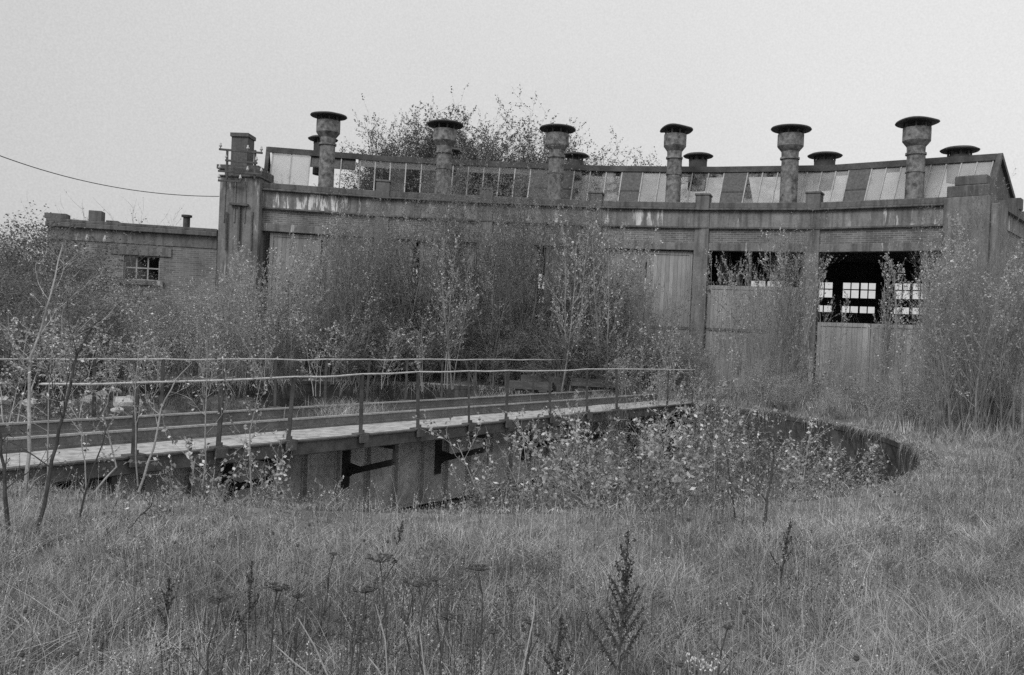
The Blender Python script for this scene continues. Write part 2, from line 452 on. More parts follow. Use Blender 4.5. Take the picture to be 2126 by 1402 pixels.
first.z = 1.0; last.z = .95; last = bp(9.0, OFF['near'], .93)
def handrail(pts, nm):
    P = []
    for i in range(len(pts)-1):
        sag = rnd.uniform(-.006, .02)
        for k in range(5):
            t = k/5; q = pts[i].lerp(pts[i+1], t); q.z -= sag*math.sin(math.pi*t)**2; P.append(q)
    P.append(pts[-1])
    mb = MB(); mb.tube(P, .0145, 6); mb.build('handrail', 'handrail', tb, smooth=True)
s0 = (tops[0]-c0).dot(BD)
handrail([bp(s0-1.15, OFF['near'], tops[0].z+.01)]+tops+[last], 'near')
for s in (7.4, 8.95):
    b = bp(s, OFF['near'], 0); mb = MB(); mb.beam(b, b+Vector((0, 0, .93)), .045, .04); mb.build('post', 'post_steel', tb)
tops = []
for tx in (105, 200, 340, 460, 575, 678, 765, 845, 920, 988, 1052, 1110, 1160):
    a, bb = ray(tx, 746)
    # intersect with far post line
    den = a*BN.x+BN.y; Y = (c0.dot(BN)+OFF['far'])/den
    b = Vector((a*Y, Y, 0)); s = (b-c0).dot(BD)
    if abs(s) > HL+.2: continue
    t = b+Vector((rnd.uniform(-.03, .03), 0, 1.0)); tops.append(t)
    mb = MB(); mb.beam(b, t, .05, .04); po = mb.build('post', 'post_steel', tb)
    mb = MB(); mb.ob(b, BD, BN, -.12, .12, -.08, .08, .022, .045); mb.build('foot_plate', 'steel', po)
sA = (tops[0]-c0).dot(BD)
handrail([bp(max(-HL, sA-1.5), OFF['far'], 1.0)]+tops+[bp(HL, OFF['far'], 1.0), bp(HL+2.6, OFF['far'], .98)], 'far')
b = bp(HL+2.6, OFF['far'], 0); mb = MB(); mb.beam(b, b+Vector((0, 0, 1.0)), .05, .04); mb.build('post', 'post_steel', tb)

# ---------------------------------------------------------------- roundhouse
HP = 7.0
pxs = [(545, 380), (795, 398), (1010, 408), (1237, 418), (1460, 422), (1690, 422), (1975, 410)]
P = []
for x, y in pxs:
    a, b = ray(x, y); Y = (HP-EYE)/b; P.append(Vector((a*Y, Y, 0)))
CC = Vector((-2., 10., 0))
Rr = [(p-CC).normalized() for p in P]
NB = 6
rh = thing('roundhouse', (P[3].x, P[3].y, 0), 'long curved derelict engine shed with brick and concrete front, glazed roof light and tall flues', 'engine shed')
def seg(i):
    e = (P[i+1]-P[i]); L = e.length; e.normalize(); n = Vector((e.y, -e.x, 0)); return P[i], e, n, L
for i in range(NB):
    o, e, n, L = seg(i)
    mb = MB(); mb.ob(o, e, n, 0, L, -.28, 0, 5.48, 6.02)
    if i in (1, 2, 4, 5, 3, 0):
        pass
    mb.build('wall', 'brick', rh)
    mb = MB(); mb.ob(o, e, n, .05, L-.05, -.3, .05, 5.18, 5.48); mb.build('lintel', 'concrete', rh, bevel=.015)
    mb = MB(); mb.ob(o, e, n, 0, L, -.3, .06, 6.08, 6.70); mb.build('frieze', 'frieze', rh)
    mb = MB(); mb.ob(o, e, n, 0, L, -.3, .13, 6.02, 6.08); mb.build('string_course', 'coping', rh)
    mb = MB(); mb.ob(o, e, n, 0, L, -.34, .22, 6.70, 6.78); mb.ob(o, e, n, 0, L, -.34, .15, 6.78, 7.0); mb.build('coping', 'coping', rh, bevel=.02)
merl = [None, .42, .30, .34, .34, .40, None]
for i in range(1, NB):
    o = P[i]; n = -(Rr[i]); e = Vector((-n.y, n.x, 0))
    mb = MB(); mb.ob(o, e, n, -.27, .27, -.35, .1, 0, 6.698)
    mb.build('pilaster', 'concrete', rh, bevel=.015)
    mb = MB(); mb.ob(o, e, n, -.26, .26, -.36, .24, 6.698, 7.0+merl[i]-.08); mb.ob(o, e, n, -.29, .29, -.39, .27, 7.0+merl[i]-.08, 7.0+merl[i])
    mb.build('parapet_block', 'coping', rh, bevel=.015)
# right end pier and flank
o = P[6]; n = -(Rr[6]); e = Vector((-n.y, n.x, 0))
mb = MB(); mb.ob(o, e, n, -.15, 1.25, -.9, .3, 0, 6.95); mb.ob(o, e, n, 1.25, 1.5, -1.2, .12, 0, 6.7); mb.build('end_pier', 'concrete', rh, bevel=.02)
mb = MB(); mb.ob(o, e, n, -.1, 1.2, -.8, .2, 6.95, 7.35); mb.ob(o, e, n, .12, 1.12, -.75, .15, 7.35, 7.68); mb.build('pier_cap', 'coping', rh, bevel=.03)
o2 = o+e*1.25; r = Rr[6]; nr = Vector((r.y, -r.x, 0))
mb = MB(); wall_with_holes(mb, o2+r*.9, r, nr, 19, 0, 6.1, .3, [(2+3.4*k, 3.8+3.4*k, 2.4, 4.9) for k in range(5)]); mb.build('side_wall', 'brick', rh)
mb = MB(); mb.ob(o2, r, nr, .9, 20, -.3, .05, 6.1, 6.65); mb.build('frieze', 'frieze', rh)
mb = MB(); mb.ob(o2, r, nr, .9, 20, -.34, .2, 6.65, 6.95); mb.build('coping', 'coping', rh)
for k in range(1, 6): mb = MB(); mb.ob(o2+r*(3.4*k), r, nr, -.25, .25, -.3, .25, 6.95, 7.35); mb.build('parapet_block', 'coping', rh)
for k in range(5):
    oo = o2+r*(.9+2+3.4*k)
    mb = MB()
    for u in (0, .6, 1.2, 1.76): mb.ob(oo, r, nr, u, u+.04, -.16, -.12, 2.4, 4.9)
    for z in (2.4, 3.0, 3.65, 4.25, 4.86): mb.ob(oo, r, nr, 0, 1.8, -.165, -.125, z, z+.04)
    fr = mb.build('window', 'glaze_bar', rh)
    mb = MB(); mb.add([oo+r*0+nr*-.14+Vector((0, 0, 2.4)), oo+r*1.8+nr*-.14+Vector((0, 0, 2.4)), oo+r*1.8+nr*-.14+Vector((0, 0, 4.9)), oo+nr*-.14+Vector((0, 0, 4.9))], [(0, 1, 2, 3)])
    mb.build('pane', 'dirty_glass', fr)
# left end: stair-like tower with a square stack and a pole rack
tl = at(460, 460, 33.0); tr = at(543, 460, 32.9); tr.z = tl.z = 0
e = (tr-tl); TW = e.length; e.normalize(); n = Vector((e.y, -e.x, 0))
mb = MB(); mb.ob(tl, e, n, 0, TW, -1.6, .3, 0, 7.12)
for u in (.22, .62, 1.02): mb.ob(tl, e, n, u-.03, u+.03, .3, .34, 5.4, 7.0)
tw = mb.build('tower', 'concrete', rh, bevel=.02)
mb = MB(); mb.ob(tl, e, n, .12, TW-.08, -1.4, .2, 7.2, 7.52); mb.ob(tl, e, n, -.04, TW+.04, -1.64, .34, 7.12, 7.2); mb.build('tower_cap', 'coping', tw, bevel=.02)
sl_ = at(487, 300, 33.6); sr_ = at(521, 300, 33.6); u0 = (sl_-tl).dot(e); u1 = (sr_-tl).dot(e)
mb = MB(); mb.ob(tl, e, n, u0, u1, -1.0, -.3, 7.52, 8.78); mb.ob(tl, e, n, u0-.04, u1+.04, -1.06, -.24, 8.78, 8.92); mb.ob(tl, e, n, u0-.5, u1+.5, -1.1, -.2, 7.52, 7.68)
mb.build('stack', 'dark_sheet', tw)
mb = MB()
arms = [(455, 310, 545, 318), (468, 333, 534, 339), (453, 355, 545, 362), (453, 375, 500, 377)]
ins = []
for x0, y0, x1, y1 in arms:
    a = at(x0, y0, 32.45); b = at(x1, y1, 32.4); mb.beam(a, b, .07, .07); ins += [a.lerp(b, .03), a.lerp(b, .97)]
    if y0 in (310, 355): ins.append(a.lerp(b, .66))
for x in (472, 530): mb.beam(at(x, 312, 32.45), at(x-1, 372, 32.45), .07, .07)
rk = mb.build('pole_rack', 'ridge_metal', rh)
for q in ins:
    mb = MB(); mb.lathe([(.02, 0), (.02, .06), (.06, .08), (.055, .13), (.03, .15), (.04, .19), (.015, .22)], q+Vector((0, 0, .03)), 8); mb.build('insulator', 'ceramic', rk, smooth=True)
# small corbel and service pipes on the tower face
mb = MB(); a = at(477, 423, 32.55); b = at(515, 426, 32.55); mb.beam(a, b, .14, .08); mb.beam(at(497, 427, 32.58), at(494, 520, 32.58), .07); mb.beam(at(470, 440, 32.6), at(468, 520, 32.6), .05); mb.beam(at(524, 440, 32.6), at(521, 520, 32.6), .05)
mb.build('downpipe', 'steel', rh)
# tower-side wall panel joining the first bay
# roof light: front glazing, ridge, rear slope
S1, S2, S3 = 1.0, 2.5, 4.6; ZB, ZR, ZE = 6.75, 8.72, 7.55
E0 = P[0]+(P[0]-P[1]).normalized()*(.05); E6 = P[6]+e*0+Vector((-(-Rr[6].y), -Rr[6].x, 0))*.0
PP = list(P); PP[0] = E0
e6 = Vector((Rr[6].y, -Rr[6].x, 0)); PP[6] = P[6]+e6*.75
RR = [(p-CC).normalized() for p in PP]; RR[0] = Vector((-.2, .98, 0)).normalized()
def base(i): return PP[i]+RR[i]*S1+Vector((0, 0, ZB))
def top(i): return PP[i]+RR[i]*S2+Vector((0, 0, ZR))
def reav(i): return PP[i]+RR[i]*S3+Vector((0, 0, ZE))
mids = [pxof((base(i)+top(i))/2)[0] for i in range(7)]
def lerp_at(fn, px):
    for i in range(6):
        if px <= mids[i+1] or i == 5:
            t = (px-mids[i])/(mids[i+1]-mids[i]); return fn(i).lerp(fn(i+1), t)
def cuts(a, b):
    return [a]+[m for m in mids[1:6] if a+2 < m < b-2]+[b]
def strip(mb, a, b, f0, f1, t0, t1, lift=.0, thick=.03):
    cs = cuts(a, b)
    for c, d in zip(cs[:-1], cs[1:]):
        q = []
        for px, t in ((c, t0), (d, t0), (d, t1), (c, t1)):
            q.append(lerp_at(f0, px).lerp(lerp_at(f1, px), t)+Vector((0, 0, lift)))
        mb.slab(*q, thick)
LX, RX = mids[0]+.5, mids[6]-.5
solid = [(1098, 1188), (1287, 1330), (1497, 1547), (1757, 1807)]
panes = [(LX+10, 640, 'milky_glass'), (745, 1098, 'clear_glass'), (1188, 1287, 'dirty_glass'), (1330, 1400, 'wired_glass'), (1400, 1497, 'dirty_glass'), (1547, 1640, 'dirty_glass'), (1640, 1757, 'wired_glass'), (1807, 1900, 'wired_glass'), (1900, RX-6, 'wired_glass')]
bars = []
for a, b, m in panes:
    nn = max(1, round((b-a)/33)); wv = (b-a)/nn
    for k in range(nn):
        x0, x1 = a+k*wv, a+(k+1)*wv
        if m == 'clear_glass' and rnd.random() < .3: bars.append(x1); continue
        mm = 'milky_glass' if (m == 'wired_glass' and rnd.random() < .18) else m
        mb = MB(); strip(mb, x0+.8, x1-.8, base, top, .0, .97, 0, .012); mb.build('roof_pane', mm, rh)
        bars.append(x1)
    bars.append(a)
bars += [665, 705]
for x in sorted(set(round(b) for b in bars)):
    mb = MB(); mb.beam(lerp_at(base, x)+Vector((0, -.03, .0)), lerp_at(top, x)+Vector((0, -.03, -.02)), .045, .07); mb.build('glazing_bar', 'glaze_bar', rh)
for a, b in solid:
    mb = MB(); strip(mb, a, b, base, top, 0, .5, 0, .05); strip(mb, a, b, base, top, .47, .98, .07, .05); mb.build('roof_sheet', 'dark_sheet', rh)
mb = MB()
for a, b in ((640, 735),): strip(mb, a, b, base, top, .72, .97, -.02, .04)
mb.build('roof_sheet', 'dark_sheet', rh)
# ridge capping, sills, end frame
mb = MB()
for i in range(6):
    a, b = top(i), top(i+1); mb.beam(a+Vector((0, 0, .05)), b+Vector((0, 0, .05)), .34, .15)
    mb.beam(a+Vector((0, -.18, -.06)), b+Vector((0, -.18, -.06)), .05, .10)
mb.build('ridge', 'ridge_metal', rh)
mb = MB()
for i in range(6): mb.beam(base(i)-Vector((0, 0, .05)), base(i+1)-Vector((0, 0, .05)), .2, .12)
mb.build('sill', 'ridge_metal', rh)
mb = MB(); mb.beam(base(0)-Vector((0, 0, .3)), top(0)+Vector((0, 0, .1)), .14, .14); mb.beam(top(0), reav(0), .12, .12); mb.build('end_frame', 'ridge_metal', rh)
# rear slope: solid strip under the ridge then glass, then the main roof to the back wall
mb = MB(); strip(mb, 1100, RX, top, reav, .0, .16, 0, .04); mb.build('roof_sheet', 'dark_sheet', rh)
mb = MB(); strip(mb, 740, 1100, top, reav, .0, .22, 0, .02); mb.build('roof_pane', 'wired_glass', rh)
for a, b in ((1190, 1290), (1325, 1500), (1545, 1760), (1800, RX)):
    mb = MB(); strip(mb, a, b, top, reav, .16, 1, 0, .012); mb.build('roof_pane', 'rear_glass', rh)
for a, b in ((1100, 1190), (1290, 1325), (1500, 1545), (1760, 1800)):
    mb = MB(); strip(mb, a, b, top, reav, .16, 1, 0, .04); mb.build('roof_sheet', 'dark_sheet', rh)
SR = 17.
for i in range(6):
    a, b = reav(i), reav(i+1)
    qa = PP[i]+RR[i]*SR+Vector((0, 0, 6.4)); qb = PP[i+1]+RR[i+1]*SR+Vector((0, 0, 6.4))
    a2, b2 = a-Vector((0, 0, 1.0)), b-Vector((0, 0, 1.0))
    mb = MB(); mb.slab(a2, b2, qb, qa, .15)
    mb.add([a2, b2, b, a], [(0, 1, 2, 3)])
    p0, p1 = P[i]+Vector((0, 0, 6.6)), P[i+1]+Vector((0, 0, 6.6))
    mb.slab(p0-Vector((0, -.2, 0)), p1-Vector((0, -.2, 0)), base(i+1)-Vector((0, 0, .1)), base(i)-Vector((0, 0, .1)), .15)
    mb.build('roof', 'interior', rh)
# gables at both ends
def gable(i, sgn):
    a, b, c = base(i)-Vector((0, 0, .2)), top(i), reav(i)
    off = Vector((RR[i].y, -RR[i].x, 0))*sgn*.06
    d = c-Vector((0, 0, 1.2)); f = a-Vector((0, 0, .4))
    mb = MB(); vs = [f-off, d-off, c-off, b-off, a-off, f+off, d+off, c+off, b+off, a+off]
    mb.add(vs, [(0, 1, 2, 3, 4), (9, 8, 7, 6, 5), (0, 5, 6, 1), (1, 6, 7, 2), (2, 7, 8, 3), (3, 8, 9, 4), (4, 9, 5, 0)])
    mb.build('gable', 'dark_sheet', rh)
    mb = MB(); mb.beam(a+off*1.5, b+off*1.5+Vector((0, 0, .1)), .16, .16); mb.beam(b+off*1.5+Vector((0, 0, .1)), c+off*1.5, .16, .16); mb.build('bargeboard', 'ridge_metal', rh)
gable(6, 1)
# rear wall with its windows
for i in range(6):
    A = PP[i]+RR[i]*SR; B = PP[i+1]+RR[i+1]*SR; e = B-A; L = e.length; e.normalize(); n = Vector((e.y, -e.x, 0))
    holes, u = [], .45
    while u+3.05 < L-.1:
        for k in (0, 1.58):
            holes += [(u+k, u+k+1.45, 4.35, 5.25), (u+k, u+k+1.45, 3.55, 3.92)]
        u += 3.5
    if i >= 4:      # the windows seen through the open doors stand where the photograph shows them
        holes = []
        for x0, x1 in ((1470, 1500), (1504, 1534), (1556, 1588), (1592, 1624), (1660, 1690), (1694, 1728), (1750, 1783), (1787, 1821), (1856, 1889), (1893, 1927), (1960, 1995)):
            us = []
            for px in (x0, x1):
                ra = ray(px, 605)[0]; den = ra*e.y-e.x; uu = (A.x-ra*A.y)/den if abs(den) > 1e-6 else -9; us.append(uu)
            us = [max(.06, us[0]), min(L-.06, us[1])]
            if us[1]-us[0] > .42:
                holes += [(us[0], us[1], 4.42, 5.26), (us[0], us[1], 3.62, 3.98)]
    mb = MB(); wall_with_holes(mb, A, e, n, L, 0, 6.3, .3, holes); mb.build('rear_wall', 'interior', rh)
    for h in holes:
        mb = MB()
        mb.ob(A, e, n, (h[0]+h[1])/2-.03, (h[0]+h[1])/2+.03, -.18, -.12, h[2], h[3])
        if h[3]-h[2] > .6: mb.ob(A, e, n, h[0], h[1], -.175, -.125, h[2]+.43, h[2]+.49)
        fr = mb.build('window', 'steel', rh)
        mb = MB(); mb.add([A+e*h[0]-n*.15+Vector((0, 0, h[2])), A+e*h[1]-n*.15+Vector((0, 0, h[2])), A+e*h[1]-n*.15+Vector((0, 0, h[3])), A+e*h[0]-n*.15+Vector((0, 0, h[3]))], [(0, 1, 2, 3)])
        mb.build('pane', 'clear_glass', fr)
A, B = PP[0]+RR[0]*.3, PP[0]+RR[0]*SR; e = (B-A); L = e.length; e.normalize(); n = Vector((-e.y, e.x, 0))
mb = MB(); mb.ob(A, e, n, 0, L, 0, .3, 0, 6.5); mb.build('side_wall', 'interior', rh)
mb = MB()
q = [PP[i]+RR[i]*.5+Vector((0, 0, .03)) for i in range(7)]; q2 = [PP[i]+RR[i]*SR+Vector((0, 0, .03)) for i in range(7)]
for i in range(6): mb.add([q[i], q[i+1], q2[i+1], q2[i]], [(0, 1, 2, 3)])
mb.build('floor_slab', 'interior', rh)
for i in range(1, 5):
    for s in (6, 11.5):
        p = P[i]+Rr[i]*s; mb = MB(); mb.box(p.x-.17, p.x+.17, p.y-.17, p.y+.17, 0, 7.0); mb.build('column', 'interior', rh)
# doors
def leaf(i, u0, u1, z1, m, diag=None, rail_z=None, swing=0, z0=.05):
    o, e, n, L = seg(i)
    mb = MB(); mb.ob(o, e, n, u0, u1, -.2, -.14, z0, z1); d = mb.build('door', m, rh)
    mb = MB()
    mb.ob(o, e, n, u0, u0+.13, -.14, -.11, z0, z1); mb.ob(o, e, n, u1-.13, u1, -.14, -.11, z0, z1)
    mb.ob(o, e, n, u0+.13, u1-.13, -.14, -.112, z1-.14, z1)
    if diag:
        for a, b in diag: 
            pa = o+e*(u0+(u1-u0)*a[0])-n*.125+Vector((0, 0, a[1])); pb = o+e*(u0+(u1-u0)*b[0])-n*.125+Vector((0, 0, b[1])); mb.beam(pa, pb, .03, .1)
    mb.build('door_frame', m, d)
    if rail_z:
        mb = MB()
        for rz in rail_z: mb.ob(o, e, n, u0, u1, -.14, -.10, rz-.05, rz+.05)
        mb.build('door_rail', 'steel', d)
Ls = [seg(i)[3] for i in range(6)]
leaf(0, .35, Ls[0]/2, 5.15, 'door_boards', rail_z=[2.2]); leaf(0, Ls[0]/2+.06, Ls[0]-.3, 5.15, 'door_boards_grey', rail_z=[2.2])
leaf(1, .3, Ls[1]*.30, 5.15, 'door_boards_grey'); leaf(1, Ls[1]*.30+.33, Ls[1]-.3, 5.15, 'door_boards_grey', rail_z=[2.2])
leaf(2, .3, Ls[2]*.48, 5.15, 'door_boards_grey', rail_z=[2.2]); leaf(2, Ls[2]*.48+.36, Ls[2]-.3, 5.15, 'door_boards_grey', rail_z=[2.2])
leaf(3, .3, Ls[3]*.5-.03, 5.15, 'door_boards_grey', rail_z=[2.2]); leaf(3, Ls[3]*.5+.03, Ls[3]-.3, 5.15, 'door_boards', rail_z=[2.2])
leaf(4, .3, Ls[4]*.52, 3.88, 'door_boards', diag=[((.02, 3.7), (.85, 2.25))], rail_z=[2.2]); leaf(4, Ls[4]*.52+.02, Ls[4]-.35, 3.88, 'door_boards', diag=[((.9, 3.7), (.2, 2.25))], rail_z=[2.2])
leaf(5, .3, Ls[5]*.47, 2.62, 'door_boards'); leaf(5, Ls[5]*.47+.02, Ls[5]-.4, 2.62, 'door_boards')
# flues
flues = [(683, 235, 76, 0), (925, 253, 76, 0), (1158, 262, 76, 0), (1403, 263, 72, 1), (1643, 262, 82, 0), (1905, 248, 86, 2)]
pm = [pxof(P[i]+Rr[i]*.55+Vector((0, 0, 8)))[0] for i in range(7)]
for x, y, wpx, bent in flues:
    for i in range(6):
        if x <= pm[i+1] or i == 5: break
    t = (x-pm[i])/(pm[i+1]-pm[i]); b = (P[i]+Rr[i]*.55).lerp(P[i+1]+Rr[i+1]*.55, t)
    tp = at(x, y, b.y); zt = tp.z; b.x = tp.x; R = wpx/2*b.y/F
    k = R/.75
    mb = MB()
    if bent != 0 or x in (925, 1158): mb.lathe([(.335*k, zt-1.9), (.335*k, zt-1.86)], (b.x, b.y, 0), 24)
    mb.beam((b.x+.31*k, b.y-.05, 6.9), (b.x+.31*k, b.y-.05, zt-1.3), .03, .03)
    mb.lathe([(.32*k, 6.3), (.30*k, zt-1.25)], (b.x, b.y, 0), 24)
    mb.lathe([(.36*k, zt-1.27), (.36*k, zt-1.20)], (b.x, b.y, 0), 24)
    mb.lathe([(.31*k, zt-1.20), (.32*k, zt-.98), (.45*k, zt-.82), (.48*k, zt-.78), (.48*k, zt-.33), (.44*k, zt-.33)], (b.x, b.y, 0), 24)
    fl = mb.build('flue', 'flue_metal', rh, smooth=False)
    mb = MB()
    for j in range(8):
        a = 2*math.pi*(j+.35)/8; q = Vector((b.x+.44*k*math.cos(a), b.y+.44*k*math.sin(a), zt-.36)); mb.beam(q, q+Vector((0, 0, .28)), .06, .02)
    mb.build('cap_strut', 'cap_metal', fl)
    mb = MB(); n_ = 32; ks = len(mb.v)
    prof = [(.0, -.10), (.5, -.10), (.96, -.13), (1.0, -.10), (.97, -.06), (.5, .02), (.0, .03)]
    for (rr, zz) in prof:
        for j in range(n_):
            a = 2*math.pi*j/n_; X, Y = rr*R*math.cos(a), rr*R*math.sin(a); dz = 0
            if bent == 1: dz = -.03*rr*math.cos(2*a)+.035*math.cos(3*a+.4)*rr; X *= 1-.10*rr*(math.cos(a) < -.3)
            if bent == 2: dz = .02*rr*math.sin(a*2+.6)+.02*rr*math.cos(3*a)
            mb.v.append((b.x+X, b.y+Y, zt-.03+zz+dz+.02*k*math.cos(a+x)*rr))
    for i2 in range(len(prof)-1):
        for j in range(n_):
            a_ = i2*n_+j; b_ = i2*n_+(j+1) % n_; mb.f.append((a_, b_, b_+n_, a_+n_))
    mb.build('cap', 'cap_metal', fl, smooth=True)
vents = [(671, 283, 62), (935, 308, 56), (1195, 317, 56), (1450, 318, 62), (1713, 317, 70), (1993, 305, 76)]
for x, y, wpx in vents:
    f = lambda i: PP[i]+RR[i]*3.1
    b = lerp_at(f, x); tp = at(x, y, b.y); zt = tp.z; b.x = tp.x; R = wpx/2*b.y/F
    mb = MB(); mb.lathe([(R*.6, 8.0), (R*.6, zt-.34), (R*.56, zt-.34)], (b.x, b.y, 0), 20); v = mb.build('roof_vent', 'cap_metal', rh)
    mb = MB()
    for j in range(8):
        a = 2*math.pi*(j+.5)/8; q = Vector((b.x+.56*R*math.cos(a), b.y+.56*R*math.sin(a), zt-.36)); mb.beam(q, q+Vector((0, 0, .24)), .07, .03)
    mb.build('cap_strut', 'cap_metal', v)
    mb = MB(); mb.lathe([(.3*R, -.13), (.95*R, -.15), (R, -.11), (.8*R, -.04), (.3*R, .02), (.05, .03)], (b.x, b.y, zt-.02), 24); mb.build('cap', 'cap_metal', v, smooth=True)

# ---------------------------------------------------------------- low annex on the left
AR = at(452, 480, 33.3); AL = at(100, 460, 32.0); ZT = 5.2
AR.z = AL.z = 0; e = AR-AL; AW = e.length; e.normalize(); n = Vector((e.y, -e.x, 0))
ax = thing('annex', AL+e*AW*.5, 'low flat roofed brick annex with a small barred window, left of the tower', 'outbuilding')
wl = (at(257, 555, 32.6)-AL).dot(e); wr = (at(331, 555, 32.8)-AL).dot(e); wz0, wz1 = at(290, 582, 32.6).z, at(290, 530, 32.6).z
hole = (wl, wr, wz0, wz1)
mb = MB(); wall_with_holes(mb, AL, e, n, AW, 0, ZT-.75, .3, [hole]); mb.build('wall', 'annex_brick', ax)
mb = MB(); mb.ob(AL, e, n, 0, AW, -.3, .04, ZT-.75, ZT-.3); mb.build('frieze', 'concrete', ax)
mb = MB(); mb.ob(AL, e, n, -.05, AW, -.4, .2, ZT-.3, ZT-.12); mb.ob(AL, e, n, -.05, AW, -.4, .12, ZT-.12, ZT); mb.build('coping', 'coping', ax, bevel=.02)
mb = MB(); mb.ob(AL, e, n, wl-.45, wr+.4, -.2, .05, wz1, wz1+.32); mb.build('lintel', 'concrete', ax)
mb = MB(); mb.ob(AL, e, n, wl-.15, wr+.15, -.2, .1, wz0-.16, wz0); mb.build('sill', 'concrete', ax)
mb = MB()
ww, wh = wr-wl, wz1-wz0
for k in range(4): u = wl+(ww-.05)*k/3; mb.ob(AL, e, n, u, u+.05, -.15, -.1, wz0, wz1)
for k in range(3): z = wz0+(wh-.05)*k/2; mb.ob(AL, e, n, wl, wr, -.155, -.105, z, z+.05)
mb.build('window', 'glaze_bar', ax)
mb = MB(); mb.ob(AL, e, n, .6, 1.05, -.6, .0, ZT, ZT+.02)
for x0, x1, y0 in ((97, 140, 444), (183, 209, 437), (218, 242, 457)):
    a = (at(x0, 460, 32.2)-AL).dot(e); b = (at(x1, 460, 32.2)-AL).dot(e); zz = at(x0, y0, 32.3).z
    mb.ob(AL, e, n, a, b, -.45, .1, ZT, zz)
mb.build('parapet_block', 'coping', ax, bevel=.02)
vp = at(388, 447, 33.6)
mb = MB(); mb.lathe([(.13, 4.9), (.13, vp.z-.1), (.2, vp.z-.08), (.2, vp.z)], (vp.x, vp.y, 0), 12); mb.build('vent_pipe', 'cap_metal', ax)
mb = MB(); mb.slab(AL+Vector((0, 0, ZT-.4)), AR+Vector((0, 0, ZT-.4)), AR+Vector((0, 7, ZT-.4)), AL+Vector((0, 7, ZT-.4)), .2)
mb.ob(AL, e, n, 0, .3, -7, -.3, 0, ZT-.4); mb.ob(AL, e, n, 0, AW, -7.3, -7, 0, ZT-.4); mb.build('roof', 'interior', ax)
for k, (x, y) in enumerate(((181, 495), (218, 497))):
    q = at(x, y, 31.9); mb = MB(); mb.lathe([(.03, -.12), (.06, -.08), (.07, 0), (.04, .08), (.02, .14)], q, 10); mb.beam(q+Vector((0, 0, .1)), q+Vector((0, .5, .1)), .03)
    mb.build('insulator', 'ceramic', ax, smooth=True)
# cable
a, b = at(-60, 300, 24), at(455, 408, 32.3); pts = []
for k in range(41):
    t = k/40; px = -60+515*t; py = 300+(408-300)*(1-(1-t)**2.0); Y = 24+8.3*t; pts.append(at(px, py, Y))
mb = MB(); mb.tube(pts, .014, 5); tag(mb.build('overhead_cable', 'cable', loc=pts[20]), 'thin dark cable sagging across the sky to the tower', 'cable')

# ---------------------------------------------------------------- plants
class Plant:
    def __init__(s, seed): s.r = random.Random(seed); s.tubes = MB(); s.lv = []
    def leaf(s, p, size):
        s.lv.append((p[0], p[1], p[2], size))
    def branch(s, p, d, length, rad, lvl, spec):
        r = s.r; sp = spec[lvl]; n = sp['n']; pts = [p.copy()]; q = p.copy(); d = d.copy()
        for i in range(n):
            d = (d+Vector((r.gauss(0, 1), r.gauss(0, 1), r.gauss(0, 1)))*sp['wig']+Vector((0, 0, sp['up']))).normalized()
            q = q+d*(length/n); pts.append(q.copy())
        s.tubes.tube(pts, [rad*(1-.75*i/n) for i in range(n+1)], sp['sides'], cap=False)
        if lvl+1 < len(spec):
            c = spec[lvl+1]; cnt = c['cnt'] if lvl else c['cnt']
            for k in range(cnt):
                t = c['t0']+(1-c['t0'])*(k+r.random())/cnt; idx = min(n-1, int(t*n)); f = t*n-idx
                b = pts[idx].lerp(pts[idx+1], f); ax = (pts[idx+1]-pts[idx]).normalized()
                az_ = r.random()*6.283; perp = ax.cross(Vector((math.cos(az_), math.sin(az_), .3))).normalized()
                ang = math.radians(c['ang']*r.uniform(.7, 1.3)); dd = ax*math.cos(ang)+perp*math.sin(ang)
                ll = length*c['len']*r.uniform(.6, 1.2)*(1.15-.75*t if lvl == 0 and c.get('cone') else 1)
                s.branch(b, dd, ll, max(rad*(1-.75*t)*c['rr'], .0035), lvl+1, spec)
        if sp.get('leaves'):
            for k in range(sp['leaves']):
                t = r.uniform(.15, 1.)*n; idx = min(n-1, int(t)); b = pts[idx].lerp(pts[idx+1], t-idx)
                o = Vector((r.gauss(0, 1), r.gauss(0, 1), r.gauss(0, 1)))*sp['lspread']; s.leaf(b+o, sp['lsize']*r.uniform(.6, 1.25))
    def leaf_arrays(s, seed=0):
        if not s.lv: return np.zeros((0, 3)), np.zeros((0, 4), int)
        rs = np.random.RandomState(seed); A = np.array(s.lv); N = len(A)
        a = rs.normal(size=(N, 3)); a /= np.linalg.norm(a, axis=1)[:, None]
        b = np.cross(a, rs.normal(size=(N, 3))); b /= np.linalg.norm(b, axis=1)[:, None]
        c = np.cross(a, b); sz = A[:, 3:4]; p = A[:, :3]
        V = np.stack([p-a*sz*.5, p+b*sz*.3+c*sz*.06, p+a*sz*.55, p-b*sz*.3+c*sz*.06], 1).reshape(-1, 3)
        return V, np.arange(4*N).reshape(-1, 4)
def proto(seed, spec, stems, height, spread=.12, rad=.03, base_r=.0):
    pl = Plant(seed); r = pl.r
    for k in range(stems):
        a = r.random()*6.283; rr = base_r*math.sqrt(r.random())
        d = Vector((math.cos(a)*spread*r.random(), math.sin(a)*spread*r.random(), 1)).normalized()
        pl.branch(Vector((rr*math.cos(a), rr*math.sin(a), -.08)), d, height*r.uniform(.7, 1.) if k else height, rad*r.uniform(.7, 1), 0, spec)
    return pl
